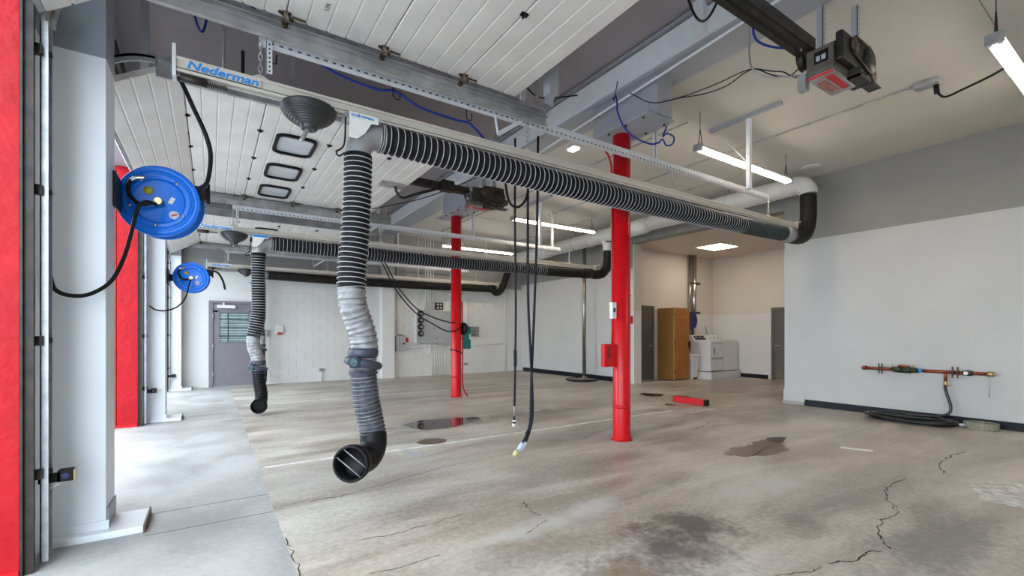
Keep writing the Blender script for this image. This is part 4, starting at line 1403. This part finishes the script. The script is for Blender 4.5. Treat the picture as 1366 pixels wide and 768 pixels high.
t = thing('drop_cord', (2.8, 3.95, .05), 'pair of black drop cords ending in a pale connector just above the floor', 'cord')
build('cable', MB().tube(cr([(2.944, 3.95, 3.45), (2.93, 3.95, 2.48), (2.89, 3.95, 1.525), (2.86, 3.955, .85), (2.845, 3.955, .41), (2.80, 3.96, .26), (2.745, 3.985, .13)], 10), .0135, 8), m_cordp, t)
build('cable', MB().tube(cr([(2.82, 3.96, 3.1), (2.815, 3.96, 2.40), (2.82, 3.96, 1.684), (2.845, 3.95, 1.1), (2.865, 3.94, .55), (2.845, 3.945, .35), (2.79, 3.97, .16)], 10), .0135, 8), m_cordp, t)
build('stopper_ball', MB().lathe([(0, -.028), (.02, -.02), (.028, 0), (.02, .02), (0, .028)], (2.80, 3.94, .27), (0, 0, 1), 12), m_black, t)
d0, d1 = Vector((2.765, 3.975, .17)), Vector((2.69, 4.03, .035))
build('connector', MB().cyl(d0, d0.lerp(d1, .55), .024, 12).cyl(d0 + Vector((.03, -.01, .01)), d0.lerp(d1, .6) + Vector((.03, -.01, 0)), .022, 12), mat('blue_white_plug', (.55, .62, .75), .4), t)
build('connector_tip', MB().cyl(d0.lerp(d1, .6), d1, .027, 12), mat('pale_yellow_plug', (.60, .60, .28), .4), t)
t = thing('drop_cord', (2.7, 4.03, .33), 'single black drop cord with small white plug, left of the pair', 'cord')
build('cable', MB().tube(cr([(2.70, 4.03, 3.4), (2.698, 4.03, 2.6), (2.705, 4.026, 1.6), (2.70, 4.03, 1.0), (2.694, 4.034, .56)], 10), .0115, 8), m_cordp, t)
build('wire_end', MB().cyl((2.694, 4.034, .58), (2.690, 4.034, .44), .006, 8), m_galv, t)
build('plug', MB().cyl((2.69, 4.034, .45), (2.69, 4.034, .41), .010, 10).cyl((2.69, 4.034, .395), (2.69, 4.034, .375), .017, 12), m_black, t)
build('plug_cap', MB().cyl((2.69, 4.034, .41), (2.69, 4.034, .393), .018, 12).cyl((2.688, 4.034, .375), (2.686, 4.034, .345), .019, 12), m_label, t, label='white plug ends')
build('cord_knot', MB().tube(cr([(2.70, 4.03, 1.15), (2.702, 4.03, 1.05), (2.70, 4.03, .98)], 4), .018, 8), m_cordp, t)
cord('cord_loop', [(2.60, 4.08, 3.15), (2.605, 4.08, 2.98), (2.625, 4.07, 2.80), (2.66, 4.05, 2.70), (2.718, 4.017, 2.67), (2.77, 3.98, 2.71), (2.805, 3.96, 2.79), (2.822, 3.955, 2.92), (2.83, 3.955, 3.05)], .0135, m_cord, 'hanging loop of black cord under the nearest horizontal hose')
cord('sagging_cable', [(2.66, 8.58, 2.86), (2.80, 8.58, 2.62), (3.05, 8.59, 2.20), (3.40, 8.60, 1.83), (3.75, 8.60, 1.66), (4.10, 8.58, 1.56), (4.24, 8.59, 1.55)], .013, m_cord, 'upper of two black cables sagging to the far red column')
cord('sagging_cable', [(2.60, 8.56, 2.86), (2.75, 8.56, 2.58), (3.0, 8.57, 2.14), (3.4, 8.58, 1.72), (3.75, 8.58, 1.52), (3.98, 8.57, 1.40), (4.15, 8.57, 1.37), (4.32, 8.575, 1.42), (4.45, 8.60, 1.5)], .013, m_cord, 'lower of two black cables sagging to the far red column')
# blue cables
cord('blue_cable', [(-.10, 4.9, 4.66), (-.06, 4.85, 4.4), (-.12, 4.85, 4.15), (-.06, 4.85, 3.98), (.0, 4.9, 4.3), (.05, 4.9, 4.5), (.3, 4.6, 4.2), (.42, 4.4, 3.9), (.50, 4.2, 3.72)], .010, m_bluecord, 'dark blue looped cable hanging between the first two overhead doors at left')
cord('blue_cable', [(.32, 4.0, 3.62), (.55, 3.95, 3.60), (.85, 3.93, 3.47), (1.2, 3.92, 3.43), (1.36, 3.92, 3.46), (1.6, 3.92, 3.38), (1.95, 3.92, 3.36), (2.1, 3.92, 3.36), (2.3, 3.92, 3.22), (2.45, 3.92, 3.10)], .011, m_bluecord, 'dark blue cable slung on wire hooks under the nearest support angle')
for i, x in enumerate((.38, 1.36, 2.08)):
    solo('wire_hook', MB().tube([(x - .03, 3.90, 3.55), (x - .03, 3.90, 3.40), (x - .0, 3.91, 3.385), (x + .04, 3.93, 3.40), (x + .045, 3.93, 3.47)], .005, 6), m_black,
         'black wire hook for the blue cable, %s along the nearest support angle' % ['first', 'second', 'third'][i], 'hook', 'wire hooks holding the blue cable')
cord('blue_cable', [(3.959, 3.797, 4.119), (3.98, 3.793, 4.053), (3.993, 3.794, 3.925), (4.066, 3.756, 3.753), (4.183, 3.689, 3.633), (4.337, 3.597, 3.565), (4.433, 3.544, 3.587)], .010, m_bluecord, 'blue cable drooping from the roof beam left of the near red column top')
cord('blue_cable', [(4.62, 3.54, 4.116), (4.603, 3.538, 3.939), (4.557, 3.556, 3.781), (4.517, 3.568, 3.686), (4.553, 3.531, 3.717), (4.611, 3.48, 3.668), (4.587, 3.483, 3.583), (4.518, 3.515, 3.56), (4.471, 3.532, 3.627), (4.425, 3.549, 3.587)], .009, m_bluecord, 'blue cable ending in a small curl right of the near red column top')
cord('blue_cable', [(3.974, 2.17, 4.066), (3.966, 2.172, 3.972), (3.99, 2.152, 3.891), (4.064, 2.1, 3.843), (4.176, 2.023, 3.822), (4.299, 1.938, 3.84), (4.317, 1.922, 3.766), (4.331, 1.91, 3.712)], .010, m_bluecord, 'bright blue cable from the roof beam to the upper right door opener')
cord('thin_wires', [(4.237, 1.828, 3.526), (4.292, 1.984, 3.584), (4.376, 2.12, 3.722), (4.455, 2.26, 3.821), (4.465, 2.445, 3.935), (4.496, 2.616, 3.981), (4.485, 2.815, 3.977), (4.429, 3.043, 3.967), (4.36, 3.281, 3.968), (4.263, 3.536, 3.997)], .0055, m_cord, 'lower of two thin black wires looping from the roof beam to the upper right opener')
cord('thin_wires', [(4.237, 1.828, 3.577), (4.297, 1.95, 3.642), (4.362, 2.067, 3.652), (4.375, 2.219, 3.741), (4.38, 2.376, 3.874), (4.414, 2.514, 3.907), (4.404, 2.682, 3.861), (4.333, 2.889, 3.847), (4.251, 3.103, 3.877), (4.089, 3.371, 3.888), (3.983, 3.601, 4.067)], .0055, m_cord, 'upper of two thin black wires looping from the roof beam to the upper right opener')
cord('grey_wire', [(4.051, 2.239, 4.147), (4.007, 2.228, 3.964), (3.974, 2.21, 3.777), (3.963, 2.177, 3.645), (4.017, 2.101, 3.561), (4.091, 2.012, 3.536), (4.27, 1.854, 3.536)], .007, m_galvd, 'grey wire dropping beside the roof beam to the upper right opener')
for hp, lab in (((4.08, 2.16, 4.1), 'black wire hook on the beam holding the bright blue cable'), ((4.0, 3.86, 4.12), 'black wire hook on the beam above the near red column')):
    hx, hy, hz = hp
    solo('wire_hook', MB().tube([(hx + .06, hy, hz + .22), (hx + .02, hy, hz + .05), (hx, hy, hz), (hx - .02, hy - .02, hz - .04), (hx - .05, hy - .03, hz - .02)], .006, 6), m_black, lab, 'hook')

cord('black_cable', [(2.9, 2.3, 4.6), (3.2, 2.35, 4.25), (3.55, 2.45, 4.1), (3.9, 2.55, 4.3), (4.0, 2.45, 4.6)], .011, m_cord, 'black cable swagging below the ceiling beside the beam at top')
cord('black_cable', [(2.75, 3.9, 4.55), (3.0, 4.4, 4.42), (3.5, 4.7, 4.36), (4.08, 4.6, 4.5)], .009, m_cord, 'thin black cable from the nearest raised door to the roof beam')
cord('black_cable', [(2.35, 8.0, 3.5), (2.55, 7.7, 3.52), (3.0, 7.3, 3.62), (3.6, 7.1, 3.9), (4.1, 7.0, 4.2)], .008, m_cord, 'thin black cable from the second raised door to the roof beam')
cord('thin_wire', [(4.75, 4.3, 4.30), (4.68, 4.25, 3.4), (4.62, 4.24, 2.6), (4.54, 4.2, 2.05), (4.48, 4.12, 1.8)], .006, m_cord, 'thin black wire hanging from the ceiling beside the near red column')

# pipes in the dark pocket above the second overhead door
solo('torsion_shaft', MB().cyl((-.78, 4.4, 4.05), (-.78, 8.8, 4.05), .018, 10).cyl((-.78, 5.6, 4.05), (-.78, 7.6, 4.05), .045, 14), m_darkst, 'dark torsion spring shaft above the second overhead door', 'shaft')
solo('vertical_pipe', MB().cyl((.10, 5.0, 3.62), (.10, 5.0, 4.71), .012, 8), m_galvd, 'thin grey vertical pipe in the dark gap above the second overhead door', 'pipe')
solo('vertical_pipe', MB().box(-.52, -.46, 5.2, 5.26, 3.6, 4.71), m_steelg, 'grey vertical strut in the dark gap beside the nearest white pillar', 'strut')
solo('vertical_pipe', MB().box(.24, .27, 5.0, 5.03, 3.60, 4.0), m_darkst, 'short black strut behind the left end of the nearest hose rail', 'strut')

# ================================================================== RIGHT WALL MANIFOLD AND HOSES
zm, xm = .76, 9.06
t = thing('pipe_manifold', (xm, 2.35, zm), 'copper pipe manifold with valves on the right white wall', 'manifold')
build('copper_pipe', MB().cyl((xm, 1.66, zm), (xm, 2.05, zm), .024, 14), m_copper, t)
build('copper_pipe', MB().cyl((xm, 2.0, zm), (xm, 2.42, zm), .026, 14), m_copper, t)
build('copper_pipe', MB().cyl((xm, 2.72, zm), (xm, 3.11, zm), .025, 14), m_copper, t)
build('pipe_elbow', MB().tube(cr([(xm, 3.08, zm), (xm + .01, 3.115, zm), (xm + .09, 3.12, zm)], 5), .034, 12), m_copper, t)
build('valve_body', MB().tube([(xm, 2.42, zm), (xm, 2.46, zm), (xm, 2.50, zm), (xm, 2.55, zm)], [.034, .04, .04, .034], 12).tube([(xm, 2.58, zm - .005), (xm, 2.62, zm - .005), (xm, 2.70, zm), (xm, 2.74, zm)], [.03, .045, .045, .03], 12)
      .tube([(xm, 2.50, zm + .0), (xm, 2.62, zm + .0)], .05, 12), m_green, t)
build('blue_band', MB().cyl((xm, 2.36, zm), (xm, 2.41, zm), .030, 14), m_bluetext, t, label='blue band on the pipe')
for y in (2.47, 2.56, 2.64, 2.73):
    build('test_cock', MB().cyl((xm, y, zm + .03), (xm, y, zm + .085), .008, 8).cyl((xm - .02, y, zm + .085), (xm + .02, y, zm + .085), .008, 8), m_brass, t)
build('bonnet', MB().tube([(xm, 2.52, zm + .045), (xm, 2.60, zm + .06), (xm, 2.66, zm + .045)], .02, 10), m_copper, t)
for y in (1.965, 2.02, 2.90, 2.86):
    build('pipe_clamp', MB().box(xm - .030, xm - .012, y - .008, y + .008, zm - .08, zm + .085).box(xm - .012, xm + .088, y - .005, y + .005, zm - .02, zm - .005).cyl((xm, y - .010, zm), (xm, y + .010, zm), .036, 12), m_rust, t)
build('ball_valve', MB().tube([(xm, 1.80, zm), (xm, 1.84, zm), (xm, 1.88, zm), (xm, 1.92, zm)], [.026, .042, .042, .026], 12), m_green, t)
build('valve_tag', MB().cyl((xm - .045, 1.875, zm), (xm - .05, 1.875, zm), .026, 14), m_label, t)
build('end_fitting', MB().cyl((xm, 1.60, zm), (xm, 1.67, zm), .036, 12).cyl((xm, 1.58, zm), (xm, 1.61, zm), .02, 10), m_brass, t)
build('drain_line', MB().cyl((xm, 1.645, zm - .03), (xm, 1.645, zm - .32), .004, 6), m_galv, t)
build('drop_tee', MB().cyl((xm, 2.10, zm), (xm, 2.10, zm - .14), .018, 12), m_copper, t)
build('hose_bib', MB().cyl((xm, 2.10, zm - .13), (xm, 2.10, zm - .22), .022, 12).cyl((xm - .03, 2.08, zm - .20), (xm + .02, 2.05, zm - .20), .008, 8), m_brass, t)

t = thing('rubber_hose_coil', (8.75, 2.45, 0), 'coiled black rubber hose on the floor below the copper manifold', 'hose')
for k in range(10):
    ra, rb = .17 + .020 * (k % 7), .40 + .024 * (k % 7)
    lift = .02 + .034 * (k // 3.4) + random.uniform(-.004, .006)
    ph = random.uniform(0, 6)
    pts = []
    for q in range(26):
        a = 2 * PI * q / 26
        pts.append((8.80 + ra * math.cos(a) + random.uniform(-.006, .006), 2.46 + rb * math.sin(a) + .02 * math.sin(k * 2.1), lift + .012 * math.sin(2 * a + ph)))
    build('coil_turn', MB().tube(cr(pts, 3, True), .0165, 8, closed=True), m_coil, t)
build('riser', MB().tube(cr([(9.06, 2.10, .57), (9.045, 2.10, .53), (9.03, 2.08, .44), (9.02, 2.05, .34), (9.01, 2.03, .24), (8.99, 2.06, .15), (8.92, 2.2, .105), (8.80, 2.5, .10)], 8), .0185, 10), m_coil, t)
build('tail', MB().tube(cr([(8.52, 2.4, .03), (8.6, 2.1, .03), (8.72, 1.96, .03), (8.80, 1.90, .04)], 6), .017, 8), m_black, t)
build('coupling', MB().cyl((8.80, 1.92, .04), (8.83, 1.82, .045), .026, 12), m_galv, t)
t = thing('flat_hose_roll', (8.93, 1.70, 0), 'rolled up olive flat hose on the floor at the end of the black coil', 'hose')
for k in range(5):
    r = .045 + .024 * k
    pts = [(8.93 + r * math.cos(2 * PI * q / 24), 1.70 + r * 1.22 * math.sin(2 * PI * q / 24), .01) for q in range(24)]
    m = MB()
    n = 24
    vs = []
    for (x, y, z) in pts:
        d = Vector((x - 8.93, y - 1.70, 0)).normalized()
        for dr, zz in ((-.009, .004), (.009, .004), (.009, .095 - .004 * (k % 2)), (-.009, .095 - .004 * (k % 2))):
            vs.append((x + d.x * dr, y + d.y * dr, zz))
    m.add(vs, [(i * 4 + a, ((i + 1) % n) * 4 + a, ((i + 1) % n) * 4 + (a + 1) % 4, i * 4 + (a + 1) % 4) for i in range(n) for a in range(4)], False)
    build('roll_turn', m, m_olive, t)
build('coupling', MB().cyl((8.84, 1.86, .045), (8.86, 1.80, .045), .03, 12), m_galv, t)

# red bar on the floor
t = thing('red_bar', (7.6, 5.3, 0), 'short red square steel bar lying on the floor right of the near red column', 'bar')
build('body', MB().box(7.52, 7.66, 5.04, 5.70, .0, .115), m_red, t, bevel=.006)
build('open_end', MB().box(7.53, 7.65, 5.005, 5.045, .005, .11), m_black, t, label='black open end')

# fire pole
t = thing('fire_pole', (8.90, 9.74, 0), 'dull steel sliding pole before the right rear wall, standing on a round mat', 'pole')
build('pole', MB().cyl((8.90, 9.74, .03), (8.90, 9.74, 4.175), .055, 20), m_pole, t)
build('base_flange', MB().lathe([(.05, .12), (.06, .10), (.08, .045), (.16, .035), (.17, .03)], (8.90, 9.74, 0), (0, 0, 1), 24), m_pole, t)
build('mat_disc', MB().lathe([(0, .032), (.42, .032), (.43, .02), (.43, 0)], (8.81, 9.74, 0), (0, 0, 1), 40), mat('mat_grey', (.20, .19, .18), .6), t)
build('mat_rim', MB().ring((8.81, 9.74, .022), (0, 0, 1), .44, .022, 40, 8), m_black, t)

# ================================================================== ALCOVE CONTENTS
t = thing('wood_cabinet', (11.15, 8.42, 0), 'tall honey coloured wooden wardrobe cabinet beside the dark alcove door', 'cabinet')
build('body', MB().box(10.81, 11.50, 8.17, 8.72, .02, 2.05), m_oak, t, bevel=.004)
dd = build('door', MB().box(10.835, 11.49, 8.145, 8.168, .04, 2.03), m_oakd, t, bevel=.003)
build('handle', MB().box(11.43, 11.45, 8.12, 8.146, .93, 1.08), m_darkst, dd)
for z in (.25, 1.05, 1.85):
    build('hinge', MB().box(10.828, 10.85, 8.135, 8.15, z - .04, z + .04), m_darkst, t)
build('corner_strip', MB().box(10.803, 10.835, 8.150, 8.172, .02, 2.05), mat('pale_edge', (.42, .28, .13), .5), t)
build('label_card', MB().box(11.12, 11.28, 8.142, 8.145, 1.78, 1.82), mat('tan_card', (.45, .27, .12), .6), t)

t = thing('waste_bin', (11.72, 8.25, 0), 'white plastic waste bin between the wooden cabinet and the washer', 'bin')
m = MB()
m.add([(11.62, 8.14, 0), (11.84, 8.14, 0), (11.84, 8.36, 0), (11.62, 8.36, 0), (11.58, 8.10, .66), (11.88, 8.10, .66), (11.88, 8.40, .66), (11.58, 8.40, .66)],
      [(3, 2, 1, 0), (0, 1, 5, 4), (1, 2, 6, 5), (2, 3, 7, 6), (3, 0, 4, 7), (4, 5, 6, 7)])
build('body', m, m_appl, t, bevel=.015)
build('lid', MB().box(11.56, 11.90, 8.08, 8.42, .66, .72), m_appl, t, bevel=.02)
build('foot', MB().box(11.64, 11.82, 8.12, 8.14, .0, .05), m_black, t)

solo('plinth', MB().box(12.00, 13.50, 7.78, 8.74, 0, .20), m_appl, 'low white plinth under the two laundry machines', 'plinth', bevel=.008)


def machine(x0, x1, label, dryer):
    t = thing('laundry_machine', ((x0 + x1) / 2, 8.28, .20), label, 'laundry machine')
    build('cabinet', MB().box(x0, x1, 7.86, 8.60, .222, 1.11), m_appl, t, bevel=.018)
    build('foot_gap_shade', MB().box(x0 + .02, x1 - .02, 7.885, 8.58, .20, .224), m_text_d, t)  # dark filler, shadow under the machine put in as colour
    m = MB().prism([(8.38, 1.11), (8.60, 1.11), (8.60, 1.28), (8.50, 1.28)], 'x', x0 + .01, x1 - .01)
    build('console', m, m_appl, t, bevel=.01)
    R = Matrix.Rotation(math.radians(54.8), 3, 'X')
    c = Vector(((x0 + x1) / 2, 8.437, 1.197))
    build('control_panel', MB().obox(c, ((x1 - x0) * .78, .15, .006), R), m_text_d if dryer else m_label, t, label='black control panel' if dryer else 'pale control panel')
    for k in (-.2, 0, .2):
        build('knob', MB().cyl(c + Vector((k, -.0, 0)), c + Vector((k, -.025, .015)), .026, 12), m_galv, t)
    if dryer:
        build('door_gap_shade', MB().box(x0 + .045, x1 - .045, 7.856, 7.862, .60, 1.035).box(x0 + .045, x1 - .045, 7.856, 7.862, .235, .585), m_panel2, t)  # dark sheets behind door and kick panel, shade of their gaps as colour
        build('door', MB().box(x0 + .06, x1 - .06, 7.835, 7.858, .62, 1.02), m_appl, t, bevel=.006)
        build('door_handle', MB().box(x0 + .12, x0 + .16, 7.822, 7.836, .74, .92), m_panel2, t)
        build('kick_panel', MB().box(x0 + .06, x1 - .06, 7.838, 7.858, .25, .57), m_appl, t, bevel=.006)
    else:
        build('lid', MB().box(x0 + .05, x1 - .05, 7.90, 8.36, 1.11, 1.125), m_appl, t, bevel=.006)
        build('front_panel', MB().box(x0 + .02, x1 - .02, 7.852, 7.862, .24, 1.06), m_appl, t, bevel=.004)
    return t


machine(12.06, 12.74, 'white dryer with black control panel and square front door', True)
machine(12.77, 13.46, 'white top loading washer in the alcove corner', False)
t = thing('vent_pipe', (12.5, 8.66, 1.2), 'shiny steel vent pipe rising behind the laundry machines to the ceiling', 'pipe')
build('pipe', MB().cyl((12.42, 8.64, 1.10), (12.42, 8.64, 3.73), .075, 20), m_chrome, t)
build('side_pipe', MB().cyl((12.24, 8.66, .20), (12.24, 8.66, 3.73), .035, 12), m_pole, t)
for z in (2.85, 1.95):
    build('pipe_clamp', MB().box(12.16, 12.60, 8.56, 8.60, z, z + .04).box(12.45, 12.66, 8.58, 8.74, z - .02, z + .02), m_darkst, t)
t = thing('hose_reel', (12.08, 8.6, 1.72), 'dark blue hose reel on the alcove wall, half hidden by the wooden cabinet', 'hose reel')
build('disc', MB().lathe([(0, .04), (.24, .04), (.27, .05), (.28, .04), (.27, .03), (.2, .02), (.2, -.04), (.27, -.05), (.28, -.06), (.27, -.07), (0, -.06)], (12.07, 8.52, 1.71), (0, -1, 0), 32), m_darkblue, t)
build('arm', MB().box(12.04, 12.10, 8.57, 8.75, 1.65, 1.77), m_black, t)
build('hose_tail', MB().tube(cr([(11.86, 8.5, 1.5), (11.86, 8.5, 1.2), (11.93, 8.45, 1.1), (11.95, 8.45, .9), (11.93, 8.46, .75)], 6), .018, 8), m_black, t)
t = thing('water_tap', (13.1, 8.68, 1.3), 'small grey tap pipe on the wall above the washer', 'tap')
build('pipe', MB().cyl((13.2, 8.70, 1.28), (13.10, 8.70, 1.56), .012, 8), m_galv, t)
build('wall_box', MB().box(13.16, 13.26, 8.69, 8.75, 1.2, 1.30), m_galv, t)

# ================================================================== FAR WALL EQUIPMENT
FY = FARY - .001
t = thing('electrical_panel', (5.86, FY, 1.0), 'wide grey electrical cabinet on the far wall with four round meters', 'electrical cabinet')
build('cabinet', MB().box(5.30, 6.44, FY - .16, FY, 1.03, 2.05), m_panel, t, bevel=.006)
build('side_trough', MB().box(5.24, 5.30, FY - .15, FY, 1.03, 2.05), m_label, t, bevel=.006)
for k in range(4):
    z = 1.94 - k * .205
    mt = build('meter', MB().lathe([(0, .11), (.07, .10), (.085, .05), (.098, .03), (.098, 0)], (5.42, FY - .16, z), (0, -1, 0), 24), m_darkst, t)
    build('meter_dial', MB().lathe([(0, .113), (.045, .112), (.046, .105)], (5.42, FY - .16, z), (0, -1, 0), 16), m_panel2, mt)
for x, z in ((5.85, 1.48), (5.95, 1.15), (5.70, 1.95)):
    build('latch', MB().box(x, x + .03, FY - .172, FY - .16, z, z + .03), m_text_d, t)
t = thing('control_box', (4.8, FY, .85), 'small pale grey control box on the far wall right of the pilaster', 'electrical box')
build('box', MB().box(4.66, 4.95, FY - .15, FY, .80, 1.26), m_panel, t, bevel=.008)
build('dial', MB().cyl((4.88, FY - .15, 1.02), (4.88, FY - .17, 1.02), .03, 12), m_text_d, t)
build('top_gland', MB().box(4.74, 4.88, FY - .12, FY - .03, 1.26, 1.29), m_text_d, t)
build('red_switch', MB().box(4.96, 5.05, FY - .10, FY, 1.06, 1.19), m_redst, t, bevel=.005, label='red switch')
t = thing('outlet_box', (6.08, FY, 2.2), 'dark four-window box above the grey electrical cabinet', 'electrical box')
build('box', MB().box(5.96, 6.22, FY - .08, FY, 2.09, 2.31), m_darkst, t, bevel=.006)
for i in (0, 1):
    for j in (0, 1):
        build('socket', MB().box(6.0 + i * .105, 6.07 + i * .105, FY - .086, FY - .08, 2.12 + j * .10, 2.175 + j * .10), m_beige, t)
t = thing('breaker_box', (7.32, FY, 1.2), 'dark grey breaker box right of the far red column', 'electrical box')
build('box', MB().box(7.10, 7.52, FY - .10, FY, 1.22, 1.55), m_panel2, t, bevel=.006)
build('label_plate', MB().box(7.26, 7.38, FY - .104, FY - .10, 1.26, 1.30).box(7.30, 7.34, FY - .104, FY - .10, 1.38, 1.42), m_text_d, t)
t = thing('wall_cover', (7.45, FY, 1.7), 'small white cover plate above the dark grey breaker box', 'cover plate')
build('plate', MB().box(7.38, 7.56, FY - .02, FY, 1.70, 1.98), m_label, t, bevel=.004)
build('screw', MB().cyl((7.47, FY - .02, 1.84), (7.47, FY - .024, 1.84), .01, 8), m_galv, t)
t = thing('fire_alarm', (1.53, FY, 1.35), 'white wall alarm unit with red lower edge beside the exit door', 'alarm')
build('case', MB().box(1.45, 1.61, FY - .07, FY, 1.32, 1.55), m_label, t, bevel=.012)
build('red_edge', MB().box(1.47, 1.59, FY - .074, FY - .01, 1.30, 1.36), m_redst, t, bevel=.006, label='red lower edge')
t = thing('thermostat', (1.25, FY, 1.3), 'small grey wall box right behind the middle hanging hose', 'wall box')
build('case', MB().box(1.13, 1.24, FY - .05, FY, 1.25, 1.42), m_panel, t, bevel=.006)
build('face', MB().box(1.15, 1.22, FY - .054, FY - .05, 1.29, 1.38), m_label, t)
for i, (x, z) in enumerate([(2.57, .32), (7.05, .32)]):
    t = thing('wall_outlet', (x, FY, z), ['low wall outlet on a white stub conduit left of the pilaster', 'low wall outlet on a stub conduit right of the far red column'][i], 'outlet', 'low outlets on the far wall')
    build('box', MB().box(x - .07, x + .07, FY - .05, FY, z - .045, z + .045), m_panel, t, bevel=.005)
    build('socket_face', MB().box(x - .05, x + .05, FY - .054, FY - .05, z - .025, z + .025), m_panel2, t)
    build('conduit', MB().cyl((x + .0 - .0, FY - .025, 0), (x, FY - .025, z - .045), .016, 8), m_label, t)
# conduits
n = 0
cnum = {}
for x, z0, z1, r in [(4.72, 1.29, 4.2, .018), (5.40, 2.05, 4.3, .02), (5.64, 2.05, 4.3, .022), (5.72, 2.05, 4.3, .022), (5.80, 2.05, 4.3, .026), (5.90, 2.05, 4.3, .02),
                     (6.50, 1.6, 4.3, .018), (7.08, 1.55, 2.5, .018), (7.18, 1.55, 2.5, .018), (8.60, 0, 4.2, .02), (5.86, .0, 1.03, .018), (5.95, .0, 1.03, .018),
                     (6.03, .0, 1.03, .018), (6.11, .0, 1.03, .018), (6.19, .0, 1.03, .018), (6.30, .0, 1.03, .018)]:
    lab = {4.72: 'white vertical conduit running up from the pale control box', 5.40: 'conduit rising above the round meters of the grey electrical cabinet',
           5.64: 'leftmost of three close conduits above the middle of the electrical cabinet', 5.72: 'middle of three close conduits above the electrical cabinet',
           5.80: 'thickest of three close conduits above the electrical cabinet', 5.90: 'conduit just left of the dark four-window box, rising to the ceiling',
           6.50: 'tall conduit at the right edge of the electrical cabinet', 7.08: 'left one of two short white conduits above the dark grey breaker box',
           7.18: 'right one of two short white conduits above the dark grey breaker box', 8.60: 'white conduit in the far right corner of the far wall',
           5.86: 'first of six conduits below the electrical cabinet, counted from its meters', 5.95: 'second of six conduits below the electrical cabinet, counted from its meters',
           6.03: 'third of six conduits below the electrical cabinet, counted from its meters', 6.11: 'fourth of six conduits below the electrical cabinet, counted from its meters',
           6.19: 'fifth of six conduits below the electrical cabinet, counted from its meters', 6.30: 'last of six conduits below the electrical cabinet, nearest the far red column'}[x]
    solo('wall_conduit', MB().cyl((x, FY - r - .004, z0), (x, FY - r - .004, z1), r, 10), m_label if z0 < 2.5 else m_panel, lab, 'conduit', 'conduits on the far wall')
solo('wall_conduit', MB().cyl((4.95, FY - .03, .88), (5.6, FY - .03, .86), .013, 8).cyl((5.5, FY - .03, .95), (6.6, FY - .03, .95), .015, 8), m_label, 'white horizontal conduit from the control box to the bank of conduits', 'conduit')
solo('wall_conduit', MB().cyl((4.72, FY - .03, 2.72), (7.0, FY - .03, 2.62), .016, 8), m_label, 'long horizontal white conduit high above the electrical cabinet', 'conduit')
solo('wall_conduit', MB().cyl((6.6, FY - .03, .93), (8.6, FY - .03, .97), .014, 8), m_label, 'horizontal white conduit from the far red column to the right corner', 'conduit')
solo('pull_box', MB().box(5.56, 5.80, FY - .08, FY, .68, .90), m_label, 'small white pull box below the grey electrical cabinet', 'electrical box', bevel=.006)
